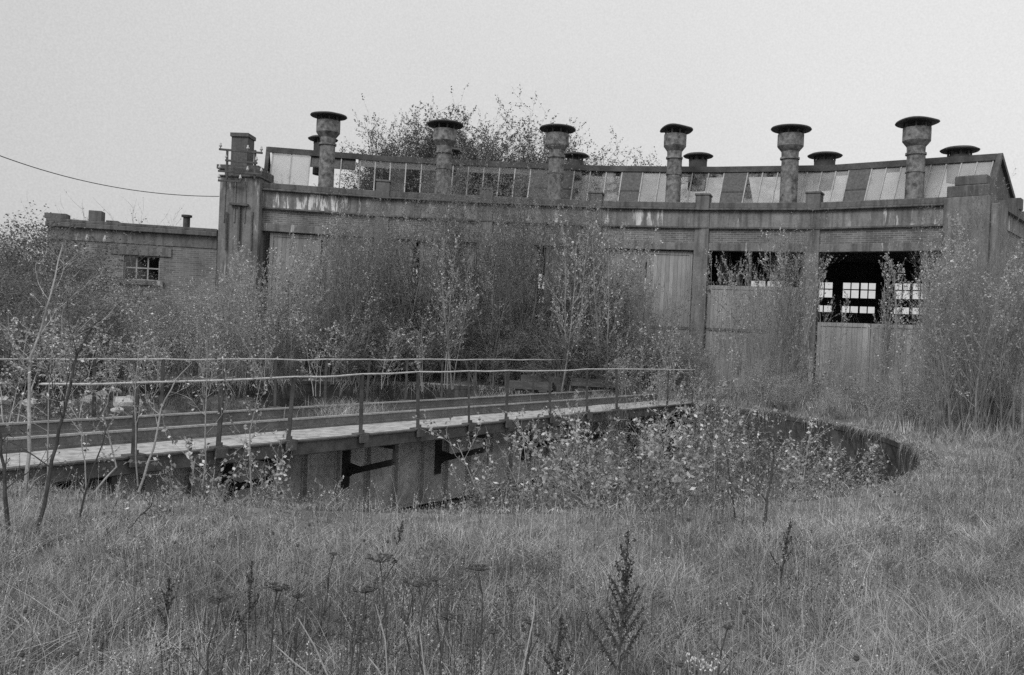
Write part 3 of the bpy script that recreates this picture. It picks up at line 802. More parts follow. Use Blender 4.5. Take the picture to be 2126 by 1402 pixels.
SP_BIRCH = [dict(n=9, wig=.06, up=.05, sides=5), dict(cnt=19, t0=.42, ang=36, len=.31, rr=.55, n=5, wig=.13, up=.15, sides=3),
            dict(cnt=6, t0=.2, ang=38, len=.42, rr=.6, n=3, wig=.16, up=.10, sides=3), dict(cnt=4, t0=.15, ang=35, len=.5, rr=.6, n=2, wig=.2, up=.05, sides=3, leaves=4, lsize=.075, lspread=.018)]
SP_TALL = [SP_BIRCH[0], dict(cnt=19, t0=.56, ang=42, len=.30, rr=.55, n=5, wig=.13, up=.13, sides=3), SP_BIRCH[2]]+[dict(cnt=4, t0=.15, ang=38, len=.6, rr=.6, n=2, wig=.2, up=.05, sides=3, leaves=8, lsize=.08, lspread=.03)]
SP_SAP = [dict(n=8, wig=.06, up=.06, sides=4), dict(cnt=15, t0=.15, ang=36, len=.30, rr=.5, n=4, wig=.12, up=.14, sides=3, cone=True),
          dict(cnt=6, t0=.15, ang=36, len=.40, rr=.6, n=3, wig=.18, up=.1, sides=3, leaves=6, lsize=.065, lspread=.018)]
SP_WHIP = [dict(n=8, wig=.05, up=.04, sides=3), dict(cnt=10, t0=.2, ang=24, len=.38, rr=.55, n=4, wig=.1, up=.14, sides=3),
           dict(cnt=6, t0=.2, ang=26, len=.42, rr=.6, n=3, wig=.14, up=.12, sides=3, leaves=1, lsize=.05, lspread=.018)]
SP_LEAFY = [dict(n=7, wig=.09, up=.06, sides=4), dict(cnt=11, t0=.2, ang=44, len=.36, rr=.5, n=4, wig=.14, up=.12, sides=3, leaves=9, lsize=.072, lspread=.018),
            dict(cnt=3, t0=.3, ang=40, len=.42, rr=.6, n=2, wig=.15, up=.1, sides=3, leaves=6, lsize=.06, lspread=.018)]
SP_BUSH = [dict(n=6, wig=.1, up=.02, sides=4), dict(cnt=12, t0=.1, ang=45, len=.45, rr=.5, n=4, wig=.16, up=.06, sides=3),
           dict(cnt=7, t0=.1, ang=42, len=.45, rr=.6, n=3, wig=.2, up=.05, sides=3, leaves=15, lsize=.06, lspread=.07)]
PROT = {}
def mkproto(kind, k, pl, barkm, leafm):
    V, Q = pl.leaf_arrays(k); me1 = bpy.data.meshes.new('trunk'); me1.from_pydata(pl.tubes.v, [], pl.tubes.f); me1.materials.append(M[barkm])
    me2 = quads_mesh('crown', V, Q, leafm)
    PROT.setdefault(kind, []).append((me1, me2, max(v[2] for v in pl.tubes.v), pl))
for k in range(5): mkproto('birch', k, proto(100+k, SP_BIRCH, 2+(k % 2), 9., .2, .055, .15), 'bark', 'leaf_dark')
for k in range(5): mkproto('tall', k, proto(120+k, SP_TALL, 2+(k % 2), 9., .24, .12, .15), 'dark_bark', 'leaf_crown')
for k in range(6): mkproto('sapling', k, proto(200+k, SP_SAP, 2+k % 3, 4.5, .25, .028, .3), 'twig', 'leaf_mid')
for k in range(5): mkproto('whip', k, proto(300+k, SP_WHIP, 7+k % 3, 5., .3, .022, .5), 'twig_mid', 'leaf_dark')
for k in range(6): mkproto('leafy', k, proto(400+k, SP_LEAFY, 2+k % 2, 2.2, .3, .014, .15), 'twig_pale', 'leaf_pale')
for k in range(4): mkproto('bush', k, proto(500+k, SP_BUSH, 10, 3.2, .75, .035, .5), 'twig', 'leaf_needle')
NAMES = {'tall': ('birch_tree', 'trunk', 'crown', 'tree'), 'birch': ('birch_tree', 'trunk', 'crown', 'tree'), 'sapling': ('sapling', 'stem', 'foliage', 'sapling'), 'whip': ('willow_shrub', 'stem', 'foliage', 'shrub'),
         'leafy': ('leafy_sapling', 'stem', 'foliage', 'sapling'), 'bush': ('bush', 'stem', 'foliage', 'bush')}
GROUPS = {'tall': 'tall birch trees behind the shed', 'birch': 'thin birch trees around the engine shed', 'sapling': 'saplings screening the engine shed', 'whip': 'bare upright shrubs around the yard', 'leafy': 'pale leaved saplings by the pit', 'bush': 'dense dark bushes about the yard'}
placed = []
rp = random.Random(21)
def put(kind, px, py, Y, z0=0., var=None, wide=1.):
    """a plant of this kind with its tip at photo pixel px,py, standing Y metres off"""
    t = at(px, py, Y); ps = PROT[kind]; m1, m2, hh, _ = ps[rp.randrange(len(ps)) if var is None else var]
    h = t.z-z0; s = h/hh
    nm = NAMES[kind]
    r = bpy.data.objects.new(nm[0], None); COL.objects.link(r); r.location = (t.x, t.y, z0); r.empty_display_size = .2
    r.rotation_euler = (0, 0, rp.random()*6.283); sw = s**.7*wide; r.scale = (sw, sw, s)
    for nn, me in ((nm[1], m1), (nm[2], m2)):
        if len(me.polygons) == 0: continue
        c = bpy.data.objects.new(nn, me); COL.objects.link(c); c.parent = r
    r['category'] = nm[3]; r['group'] = GROUPS[kind]
    placed.append((kind, px, py, Y, z0, h, r)); return r
# tall birches whose crowns stand above the ridge
for x, y, Y in ((905, 262, 28.5), (1095, 255, 28), (1160, 330, 28), (700, 372, 27), (830, 330, 28), (985, 330, 28.6), (1040, 385, 27), (760, 400, 28.5), (1250, 400, 27.5)):
    put('birch', x, y, Y, wide=.9)
for x, y, Y in ((868, 218, 53), (1012, 206, 54), (940, 230, 56), (1083, 243, 53), (1230, 285, 54), (795, 300, 55), (985, 250, 57), (1045, 262, 53), (1205, 320, 56), (845, 262, 54), (905, 245, 58), (1110, 300, 55), (1255, 325, 53), (760, 335, 54), (820, 285, 56), (960, 300, 53), (1030, 235, 56), (890, 300, 53), (1230, 330, 57), (925, 240, 54), (970, 240, 53), (1060, 236, 55), (1020, 270, 56), (1100, 275, 54), (1215, 290, 53), (1245, 300, 55), (1262, 345, 54), (1200, 345, 54), (1130, 290, 56), (1235, 310, 53), (1080, 300, 53)):
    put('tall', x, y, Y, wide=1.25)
for x, y, Y in ((1955, 345, 26), (1650, 425, 23), (2090, 470, 22)): put('birch', x, y, Y, var=rp.choice((0, 2)), wide=.8)
# left: big bush and scrub trees behind
for x, y, Y in ((60, 470, 25), (95, 455, 29), (20, 500, 22), (90, 560, 21), (-30, 430, 26), (100, 490, 28), (70, 520, 23), (30, 440, 27), (60, 600, 20), (105, 640, 20.5), (10, 620, 18.5), (75, 430, 29), (45, 500, 23), (85, 440, 29.5), (110, 560, 28), (160, 660, 25), (215, 700, 26)): put('bush', x, y, Y, wide=1.3)
for x, y, Y in ((150, 400, 36), (235, 392, 40), (205, 405, 44), (290, 415, 40), (60, 430, 34)): put('whip', x, y, Y, wide=1.6)
# veil of saplings before the front
def veil(kind, n, x0, x1, ytop, Y0, Y1, z0=0., wide=1.):
    for k in range(n):
        x = x0+(x1-x0)*(k+rp.random())/n; Y = rp.uniform(Y0, Y1); put(kind, x, ytop(x)+rp.uniform(-25, 60), Y, z0, wide=wide)
veil('sapling', 15, 385, 620, lambda x: 560-.25*(x-350), 23, 30)
veil('sapling', 17, 600, 1000, lambda x: 455, 26, 31)
veil('sapling', 12, 1000, 1340, lambda x: 440, 26, 31)
veil('whip', 7, 1060, 1340, lambda x: 520, 27, 31)
veil('sapling', 2, 1480, 1640, lambda x: 520, 26, 30)
veil('sapling', 3, 1610, 1685, lambda x: 440, 24, 29, wide=.8)
veil('whip', 4, 1570, 1650, lambda x: 480, 22, 27, wide=.7)
veil('whip', 3, 1710, 1870, lambda x: 715, 22, 26, wide=.8)
veil('sapling', 3, 1950, 2030, lambda x: 440, 22, 28, wide=.8)
veil('whip', 17, 1985, 2190, lambda x: 450, 18, 27)
veil('sapling', 5, 1940, 2000, lambda x: 480, 20, 25, wide=.7)
veil('sapling', 8, 1900, 2150, lambda x: 500, 18, 26)
veil('leafy', 12, 340, 900, lambda x: 640, 20, 27, wide=1.2)
veil('leafy', 10, 0, 330, lambda x: 640, 13, 20, wide=1.2)
veil('leafy', 20, 1280, 1900, lambda x: 745, 20.5, 26, wide=1.2)
veil('leafy', 8, 1300, 1470, lambda x: 660, 24, 27, wide=1.)
for x, y, Y in ((800, 560, 29), (870, 600, 28), (940, 540, 29.5), (1010, 600, 28), (1080, 560, 29), (1150, 590, 28.5), (1215, 560, 29.5), (1270, 610, 28), (1320, 590, 28.5), (1180, 640, 26.5), (1240, 660, 26.5), (760, 640, 27), (1390, 680, 28)):
    put('bush', x, y, Y, wide=1.2)
veil('whip', 6, 1995, 2150, lambda x: 405, 20, 24)
veil('whip', 5, 640, 1000, lambda x: 470, 27, 30)
veil('sapling', 17, 620, 1330, lambda x: 420, 28.5, 31, wide=.9)
for x, y in ((1495, 508), (1535, 520), (1580, 512), (1728, 520), (1832, 512)): put('sapling', x, y, 30.5, wide=.65)
# in the pit
veil('leafy', 16, 1060, 1480, lambda x: 870-.16*(x-1020), 10.2, 16.5, -PITD+.1, wide=1.1)
veil('leafy', 9, 1450, 1720, lambda x: 850, 12.5, 19, -PITD+.1, wide=1.1)
veil('leafy', 10, -30, 430, lambda x: 822, 14.5, 22, -PITD+.1, wide=1.5)
veil('leafy', 5, 440, 640, lambda x: 860, 8.9, 9.6, -PITD+.2, wide=.9)
veil('leafy', 8, 1290, 1500, lambda x: 800, 20.5, 24.5, -PITD+.1, wide=1.)
veil('leafy', 3, 1730, 1850, lambda x: 915, 14.5, 18, -PITD+.1)

for k in range(16):
    a = math.radians(-42+k*5.2+rp.uniform(-2, 2)); rr_ = RP-rp.uniform(.25, .9); q = Vector((C.x+rr_*math.cos(a), C.y+rr_*math.sin(a), 0)); px, py = pxof((q.x, q.y, rp.uniform(-1.1, -.45)))
    put('leafy' if k % 3 else 'bush', px, py, q.y, -PITD+.2, wide=1.4)
# hand-placed slender saplings in the left and right foreground
def traced(px_pts, Y, rad, barkm, leafm, label, nside=9, leaves=5, Yend=None, lsize=.034, seed=0, slen=.35):
    Yend = Yend or Y; n = len(px_pts); pts = [at(x, y, Y+(Yend-Y)*i/(n-1)) for i, (x, y) in enumerate(px_pts)]
    pts[0].z = min(pts[0].z, 0) if pts[0].z < .4 else pts[0].z
    rr = random.Random(seed); fine = []
    for i in range(n-1):
        for k in range(3): fine.append(pts[i].lerp(pts[i+1], k/3)+Vector((rr.gauss(0, .006), rr.gauss(0, .006), 0)))
    fine.append(pts[-1]); m = len(fine)
    pl = Plant(seed+900); pl.tubes.tube(fine, [rad*(1-.7*i/(m-1)) for i in range(m)], 7)
    spec = [None, dict(n=5, wig=.14, up=.08, sides=3, leaves=leaves, lsize=lsize, lspread=.02), dict(cnt=3, t0=.25, ang=38, len=.5, rr=.6, n=3, wig=.18, up=.06, sides=3, leaves=leaves, lsize=lsize, lspread=.02)]
    tot = sum((fine[i+1]-fine[i]).length for i in range(m-1))
    for k in range(nside):
        t = .3+.68*(k+rr.random())/nside; idx = min(m-2, int(t*(m-1))); b = fine[idx].lerp(fine[idx+1], t*(m-1)-idx); ax = (fine[idx+1]-fine[idx]).normalized()
        a = rr.random()*6.283; perp = ax.cross(Vector((math.cos(a), math.sin(a), .2))).normalized(); ang = math.radians(rr.uniform(30, 60))
        pl.branch(b, ax*math.cos(ang)+perp*math.sin(ang), tot*slen*rr.uniform(.5, 1.2)*(1.2-.7*t), rad*(1-.7*t)*.5, 1, spec)
    root = thing('slender_sapling', (pts[0].x, pts[0].y, 0), label, 'sapling', 'thin saplings in the foreground')
    pl.tubes.build('stem', barkm, root)
    V, Q = pl.leaf_arrays(seed); 
    if len(Q):
        V = V-np.array(root.location); me = quads_mesh('foliage', V, Q, leafm); o = bpy.data.objects.new('foliage', me); COL.objects.link(o); o.parent = root
    return root
traced([(66, 1175), (86, 1080), (103, 989), (122, 890), (143, 810), (160, 735), (189, 682), (213, 655)], 6.6, .018, 'dark_bark', 'leaf_pale', 'dark slender sapling leaning right across the railings at far left', 8, 3, 6.9, seed=1)
traced([(22, 1175), (14, 1050), (10, 970), (-4, 880), (-12, 780)], 6.5, .019, 'dark_bark', 'leaf_pale', 'dark thin trunk at the very left edge, leaning out of view', 5, 3, 6.6, seed=2)
traced([(50, 1080), (59, 935), (60, 846), (66, 739), (80, 700), (108, 610), (131, 508)], 8.0, .020, 'pale_bark', 'leaf_pale', 'tall pale stemmed sapling at left whose bare tip crosses the dark bush', 9, 3, 8.4, seed=3)
traced([(150, 1150), (168, 1053), (200, 953), (228, 870)], 6.9, .011, 'dark_bark', 'leaf_pale', 'short thin dark sapling in the grass, second stem from the leaning one', 5, 2, seed=4)
traced([(290, 1010), (318, 930), (335, 850), (364, 789), (399, 753)], 8.6, .013, 'pale_bark', 'leaf_pale', 'pale bent stem crossing the left end of the walkway', 5, 3, 8.9, seed=5, slen=.25)
traced([(200, 1150), (240, 1135), (285, 1078), (314, 1050), (325, 1005)], 6.8, .009, 'dark_bark', 'leaf_pale', 'low crooked bare sapling sprawling to the right in the left grass', 8, 1, seed=6)
traced([(182, 1040), (240, 970), (215, 860), (235, 800)], 8.4, .011, 'pale_bark', 'leaf_pale', 'pale forked sapling before the left end of the bridge', 6, 4, seed=7)
traced([(178, 1000), (176, 960), (168, 900), (130, 850)], 8.3, .008, 'pale_bark', 'leaf_pale', 'thin pale upright stem just left of the forked pale sapling', 4, 4, seed=8)
traced([(1582, 1120), (1590, 1060), (1602, 985), (1608, 930), (1622, 860)], 8.2, .018, 'dark_bark', 'leaf_pale', 'dark stemmed sapling at the pit rim, thickest of the rim saplings', 9, 4, 8.4, seed=9, lsize=.036)
traced([(1527, 1120), (1523, 1045), (1512, 975), (1500, 900)], 8.3, .010, 'dark_bark', 'leaf_pale', 'thin dark sapling just left of the thick stemmed one at the rim', 7, 4, seed=10, lsize=.036)
traced([(1538, 1130), (1545, 1070), (1542, 1010)], 7.8, .006, 'dark_bark', 'leaf_pale', 'short dark twig between the two rim saplings', 4, 1, seed=11)
for k, (x, y1, yb) in enumerate(((100, 640, 1010), (285, 660, 1010), (420, 700, 1010), (520, 760, 1030), (350, 1000, 1130), (455, 1010, 1150), (235, 1010, 1120))):
    traced([(x, yb), (x+rnd.uniform(-8, 12), (y1+yb)/2), (x+rnd.uniform(0, 35), y1)], 7.6 if yb > 1100 else 9, .009, 'twig', 'leaf_pale',
           ['wispy sapling rising behind the leftmost trunks', 'wispy sapling in front of the first railing post', 'wispy sapling before the second railing post', 'wispy sapling growing beside the third railing post', 'small bare sapling in the grass below the bridge', 'small bare sapling right of the other one in the grass', 'small bare sapling beside the crooked one'][k], 9, 5 if y1 < 900 else 1, seed=20+k)

# labels that single out every copied plant
bays = [(-200, 95, 'beyond the left end of the annex'), (95, 240, 'before the left half of the annex'), (240, 345, 'before the annex window'), (345, 455, 'before the right half of the annex'), (455, 560, 'before the tower'), (560, 683, 'left of the first flue'), (683, 800, 'right of the first flue'), (800, 925, 'left of the second flue'),
        (925, 1040, 'right of the second flue'), (1040, 1158, 'left of the third flue'), (1158, 1280, 'right of the third flue'), (1280, 1403, 'left of the fourth flue'), (1403, 1520, 'right of the fourth flue'),
        (1520, 1643, 'left of the fifth flue'), (1643, 1770, 'right of the fifth flue'), (1770, 1905, 'left of the last flue'), (1905, 2010, 'right of the last flue'), (2010, 2300, 'before the right hand gable end')]
ORD = ['leftmost', 'second from left', 'third from left', 'fourth from left', 'fifth from left', 'sixth from left', 'seventh from left', 'eighth from left', 'ninth from left', 'tenth from left']
DESC = {'tall': 'tall birch tree', 'birch': 'tall thin birch tree', 'sapling': 'small leaved sapling', 'whip': 'bare upright shrub', 'leafy': 'pale leafy sapling', 'bush': 'dense dark bush'}
def zone(kind, Y, z0):
    if Y > 50: return ' behind the shed'
    if z0 < -.5: return ' in pit'
    if kind == 'leafy': return ''
    return ''
from collections import defaultdict
bins = defaultdict(list)
for rec in placed:
    kind, px, py, Y, z0, h, r = rec
    nm = next((b[2] for b in bays if b[0] <= px < b[1]), bays[-1][2]); bins[(kind, zone(kind, Y, z0), nm)].append(rec)
for (kind, zn, nm), recs in bins.items():
    if zn == ' behind the shed': nm = nm.replace('before', 'past')
    recs.sort(key=lambda q: q[1])
    for k, q in enumerate(recs):
        q[6]['label'] = DESC[kind]+zn+' '+nm.replace('before', 'below' if zn else 'before') + ('' if len(recs) == 1 else ', '+ORD[min(k, 9)]+' there')

# ---------------------------------------------------------------- stuff: grass, undergrowth
def inside_building(x, y):
    for i in range(6):
        o, e, n, L = seg(i)
        u = (x-o.x)*e.x+(y-o.y)*e.y; v = (x-o.x)*n.x+(y-o.y)*n.y
        if 0 <= u <= L and v < .35: return True
    return False
def blades(N, xy, h, w, seed, droop=.35, z=None):
    rs = np.random.RandomState(seed)
    a = rs.rand(N)*6.283; la = rs.rand(N)*6.283; lean = np.abs(rs.normal(0, droop, N))*h
    side = np.stack([np.cos(a), np.sin(a), np.zeros(N)], 1); ld = np.stack([np.cos(la), np.sin(la), np.zeros(N)], 1)
    base_ = np.concatenate([xy, (np.zeros(N) if z is None else z)[:, None]], 1); V = np.zeros((N, 8, 3))
    for k, (t, ww) in enumerate(((0, 1), (.4, .85), (.75, .5), (1., .12))):
        c = base_+np.array([0, 0, 1.])*(h*t*(1-.12*t))[:, None]+ld*(lean*t*t)[:, None]
        V[:, 2*k] = c-side*(w*ww*.5)[:, None]; V[:, 2*k+1] = c+side*(w*ww*.5)[:, None]
    Q = np.array([[0, 1, 3, 2], [2, 3, 5, 4], [4, 5, 7, 6]])[None]+8*np.arange(N)[:, None, None]
    return V.reshape(-1, 3), Q.reshape(-1, 4)
rs = np.random.RandomState(5)
def scatter(n, Y0, Y1, pw=1.):
    Y = Y0+(Y1-Y0)*rs.rand(n)**pw; X = (rs.rand(n)*2-1)*(Y*.64+1.0); return X, Y
def keep(X, Y, m_rim=.05):
    d = np.hypot(X-C.x, Y-C.y); k = d > RP+m_rim
    ib = np.array([inside_building(x, y) if y > 28 else False for x, y in zip(X, Y)]); return k & ~ib
Vs, Qs, off = [], [], 0
def addm(V, Q):
    global off
    Vs.append(V); Qs.append(Q+off); off += len(V)
def nmap(X, Y, s, ph): return .5+.25*(np.sin(X*s+ph)*np.cos(Y*s*1.2-ph)+np.sin(X*s*2.3-Y*s*1.7+ph*2))
for n, Y0, Y1, pw, hh, ww, dr in ((190000, 2.6, 9.5, .8, .16, .0042, 1.0), (75000, 8, 18, .8, .20, .008, .8), (45000, 16, 34, .9, .34, .014, .5)):
    X, Y = scatter(n, Y0, Y1, pw)
    # blades gather in tufts
    tx = np.round(X*5.5)/5.5; ty = np.round(Y*5.5)/5.5; q = rs.rand(len(X)) < .55
    X = np.where(q, tx+np.sin(tx*91.7+ty*37.1)*.08+rs.normal(0, .028, len(X)), X); Y = np.where(q, ty+np.cos(tx*53.3-ty*71.9)*.08+rs.normal(0, .028, len(X)), Y)
    k = keep(X, Y, -.04); X, Y = X[k], Y[k]; N_ = len(X)
    d = np.hypot(X-C.x, Y-C.y)-RP; near = np.clip(.16+d/2.6, .16, 1)
    h = hh*(.35+.7*nmap(X, Y, 1.1, 1.7)+.7*nmap(X, Y, 4.1, .7))*rs.uniform(.4, 1.5, N_)*near
    Z = np.array([ground_z(x, y) for x, y in zip(X, Y)])-.03
    V, Q = blades(N_, np.stack([X, Y], 1), h, ww*rs.uniform(.6, 1.5, N_), int(n), dr, Z); addm(V, Q)
n = 26000; a = rs.rand(n)*6.283; rr_ = RP-.03+rs.rand(n)*.55; X = C.x+rr_*np.cos(a); Y = C.y+rr_*np.sin(a)
V, Q = blades(n, np.stack([X, Y], 1), rs.uniform(.02, .11, n)*(.3+1.4*nmap(X, Y, 2.3, 2.)), np.full(n, .008)*rs.uniform(.6, 1.4, n), 77, 1.1, np.full(n, -.03)); addm(V, Q)
# blades trailing down over the edge
n = 12000; a = rs.rand(n)*6.283; q_ = (nmap(np.cos(a)*14, np.sin(a)*14, 1.0, 1.) > .42) & (np.sin(a) > -.55); a = a[q_]; n = len(a); L_ = rs.exponential(.2, n).clip(.05, .7)*(.4+nmap(np.cos(a)*9, np.sin(a)*9, 1.6, 2.))
rd = np.stack([np.cos(a), np.sin(a), np.zeros(n)], 1); td = np.stack([-np.sin(a), np.cos(a), np.zeros(n)], 1); b0 = np.array([C.x, C.y, -.01])+rd*(RP+rs.rand(n)[:, None]*.12); jt = rs.normal(0, .7, n)
V = np.zeros((n, 8, 3)); wv_ = rs.uniform(.004, .012, n)
for k, t in enumerate((0, .35, .7, 1.)):
    c = b0-rd*((.22*math.sin(t*1.5))*L_+.05*min(t*2, 1))[:, None]+td*(jt*t*L_)[:, None]+np.array([0, 0, 1.])*(.06*math.sin(t*3.1)-.85*t*t*L_)[:, None]
    ww = (1, .8, .5, .12)[k]; V[:, 2*k] = c-td*(wv_*ww)[:, None]; V[:, 2*k+1] = c+td*(wv_*ww)[:, None]
Q = np.array([[0, 1, 3, 2], [2, 3, 5, 4], [4, 5, 7, 6]])[None]+8*np.arange(n)[:, None, None]; addm(V.reshape(-1, 3), Q.reshape(-1, 4))
me = quads_mesh('grass', np.concatenate(Vs), np.concatenate(Qs), 'grass'); o = bpy.data.objects.new('grass', me); COL.objects.link(o)
# grass hanging over the pit edge
tag(o, 'rough pale uncut grass covering the yard and the foreground', 'grass', kind='stuff')
# grass and seedlings on the banks inside the pit
n = 30000; a = rs.rand(n)*6.283; rr_ = RP*(.45+.54*rs.rand(n)**.6); X = C.x+rr_*np.cos(a); Y = C.y+rr_*np.sin(a)
bo_ = (X-c0.x)*BN.x+(Y-c0.y)*BN.y; k = np.abs(bo_) > 1.3; X, Y = X[k], Y[k]; n = len(X)
Z = np.array([min(-.12, floor_z(x, y))-.03 for x, y in zip(X, Y)])
V, Q = blades(n, np.stack([X, Y], 1), rs.uniform(.06, .38, n)*(.4+1.2*nmap(X, Y, 1.7, 3.)), rs.uniform(.006, .018, n), 78, .8, Z)
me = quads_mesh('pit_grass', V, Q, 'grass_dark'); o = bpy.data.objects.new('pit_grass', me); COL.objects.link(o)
tag(o, 'rank grass growing on the floor and banks of the pit', 'grass', kind='stuff')
# tall seeded stalks among the grass: fine stems with slim feathery heads
Vs, Qs, off = [], [], 0
X, Y = scatter(9000, 2.8, 14, .8); k = keep(X, Y, .6); X, Y = X[k], Y[k]; N_ = len(X)
h = rs.uniform(.2, .5, N_)*(.7+.6*nmap(X, Y, .8, .3)); Z = np.zeros(N_)
V, Q = blades(N_, np.stack([X, Y], 1), h, np.full(N_, .0032), 9, .3, Z); addm(V, Q)
B8 = V.reshape(-1, 8, 3); tips = B8[:, 6]; dirs = tips-B8[:, 4]; dirs /= np.linalg.norm(dirs, axis=1)[:, None]
L8 = []
for j in range(9):
    L8.append(np.concatenate([tips-dirs*(j*.011)+rs.normal(0, .0035, tips.shape), np.full((len(tips), 1), .011)], 1))
pl = Plant(1); pl.lv = np.concatenate(L8).tolist(); V, Q = pl.leaf_arrays(3); addm(V, Q)
me = quads_mesh('seeding_grass', np.concatenate(Vs), np.concatenate(Qs), 'grass'); o = bpy.data.objects.new('seeding_grass', me); COL.objects.link(o)
tag(o, 'taller seeding grass stalks standing through the foreground grass', 'grass', kind='stuff')
# withered broad leaved herbs between the grass
Vs, Qs, off = [], [], 0
L8 = []
X, Y = scatter(5200, 2.8, 14, .85); k = keep(X, Y, .5) & (nmap(X, Y, 1.3, 4.) > .5); X, Y = X[k], Y[k]
h = rs.uniform(.12, .42, len(X)); V, Q = blades(len(X), np.stack([X, Y], 1), h, np.full(len(X), .004), 19, .2, np.zeros(len(X))); addm(V, Q)
for x, y, hh in zip(X, Y, h):
    m = rs.randint(5, 26); t = rs.uniform(.3, 1.05, m)
    L8.append(np.stack([x+rs.normal(0, .028, m), y+rs.normal(0, .028, m), hh*t*.9, rs.uniform(.008, .02, m)], 1))
pl = Plant(1); pl.lv = np.concatenate(L8).tolist(); V, Q = pl.leaf_arrays(13); addm(V, Q)
me = quads_mesh('withered_herbs', np.concatenate(Vs), np.concatenate(Qs), 'forb'); o = bpy.data.objects.new('withered_herbs', me); COL.objects.link(o)
tag(o, 'withered darker herbs scattered through the foreground grass', 'herbs', kind='stuff')
# dark dead weeds, thick at the lower left and centre
Vs, Qs, off, L8 = [], [], 0, []
X, Y = [], []
for _ in range(250):
    cxp = rnd.gauss(760, 260); q = gnd(min(max(cxp, 20), 1700), rnd.uniform(1200, 1500), .2); X.append(q.x); Y.append(q.y)
X = np.array(X); Y = np.array(Y); h = rs.uniform(.2, .48, len(X)); V, Q = blades(len(X), np.stack([X, Y], 1), h, np.full(len(X), .007), 41, .16, np.zeros(len(X))); addm(V, Q)
for x, y, hh in zip(X, Y, h):
    m = rs.randint(14, 60); t = 1-rs.exponential(.16, m); w_ = .012+.035*rs.rand()
    L8.append(np.stack([x+rs.normal(0, w_, m), y+rs.normal(0, w_, m), hh*np.clip(t, .15, 1)*.9, rs.uniform(.006, .015, m)], 1))
pl = Plant(1); pl.lv = np.concatenate(L8).tolist(); V, Q = pl.leaf_arrays(14); addm(V, Q)
me = quads_mesh('dead_weeds', np.concatenate(Vs), np.concatenate(Qs), 'weed_brown'); o = bpy.data.objects.new('dead_weeds', me); COL.objects.link(o)
tag(o, 'dark dead weeds tangled in the grass at the front', 'weeds', kind='stuff')
# pale curling dry grass in the lower right
cx_, n = [], 0
for _ in range(60):
    q = gnd(rnd.uniform(1620, 2120), rnd.uniform(1180, 1400), .3); cx_.append((q.x, q.y))
cx_ = np.array(cx_); idx = rs.randint(0, 60, 900); XY = cx_[idx]+rs.normal(0, .035, (900, 2))
V, Q = blades(900, XY, rs.uniform(.18, .34, 900), np.full(900, .0036), 31, 1.0, np.zeros(900))
me = quads_mesh('dry_grass', V, Q, 'straw'); o = bpy.data.objects.new('dry_grass', me); COL.objects.link(o)
tag(o, 'pale curling dry grass at the lower right', 'grass', kind='stuff')
# undergrowth: merged copies of small protos, one mass each
def mass(name, label, kinds, spots, matl, leafm):
    TV, TQ, LV, LQ, ot, ol = [], [], [], [], 0, 0
    for (x, y, z, s, kd) in spots:
        m1, m2, hh, pl = rnd.choice(PROT[kd]); a = rnd.random()*6.283; ca, sa = math.cos(a), math.sin(a); R = np.array([[ca, -sa, 0], [sa, ca, 0], [0, 0, 1]])
        V = np.array(pl.tubes.v)*s; V = V@R.T+np.array([x, y, z]); Q = np.array([f for f in pl.tubes.f if len(f) == 4]); TV.append(V); TQ.append(Q+ot); ot += len(V)
        V, Q = pl.leaf_arrays(rnd.randrange(99)); V = V*np.array([s, s, s]); V = V@R.T+np.array([x, y, z]); LV.append(V); LQ.append(Q+ol); ol += len(V)
    me = quads_mesh(name, np.concatenate(TV), np.concatenate(TQ), matl); o = bpy.data.objects.new(name, me); COL.objects.link(o); tag(o, label, 'undergrowth', kind='stuff')
    me = quads_mesh('foliage', np.concatenate(LV), np.concatenate(LQ), leafm); c = bpy.data.objects.new('foliage', me); COL.objects.link(c); c.parent = o; c['kind'] = 'stuff'
def spots_region(n, x0, x1, Y0, Y1, z0, s0, s1, kinds, py=760, cond=None):
    out = []
    while len(out) < n:
        Y = rnd.uniform(Y0, Y1); p = at(rnd.uniform(x0, x1), py, Y)
        d = math.hypot(p.x-C.x, p.y-C.y)
        if z0 > -.5 and d < RP+.5: continue
        if z0 < -.5:
            if d > RP-.4: continue
            off_ = (p-c0).dot(BN)
            if -2.2 < off_ < 2.2: continue
            pxx = pxof((p.x, p.y, -.8))[0]
            if off_ < 0 and 600 < pxx < 1050 and rnd.random() < .85: continue
            if pxx > 1700 and rnd.random() < .8: continue
        if p.y > 28 and inside_building(p.x, p.y-.3): continue
        out.append((p.x, p.y, z0, rnd.uniform(s0, s1), rnd.choice(kinds)))
    return out
mass('undergrowth', 'tangled waist high scrub along the foot of the shed front', 0, spots_region(60, 330, 1480, 26, 32, 0, .3, .75, ['leafy', 'bush', 'whip']), 'twig', 'leaf_dark')
mass('undergrowth', 'thick scrub between the pit and the right hand doors', 0, spots_region(70, 1400, 2150, 18, 29, 0, .15, .4, ['leafy', 'whip', 'leafy', 'bush']), 'twig', 'leaf_mid')
mass('undergrowth', 'scrub and brambles behind the bridge at left', 0, spots_region(45, -20, 500, 21, 29, 0, .35, .8, ['leafy', 'bush', 'leafy']), 'twig', 'leaf_mid')
mass('undergrowth', 'low plants crowding the floor of the pit', 0, spots_region(42, 400, 1930, 9, 26, -PITD+.05, .2, .5, ['leafy', 'leafy', 'bush', 'whip'], 930), 'bark', 'leaf_dark')
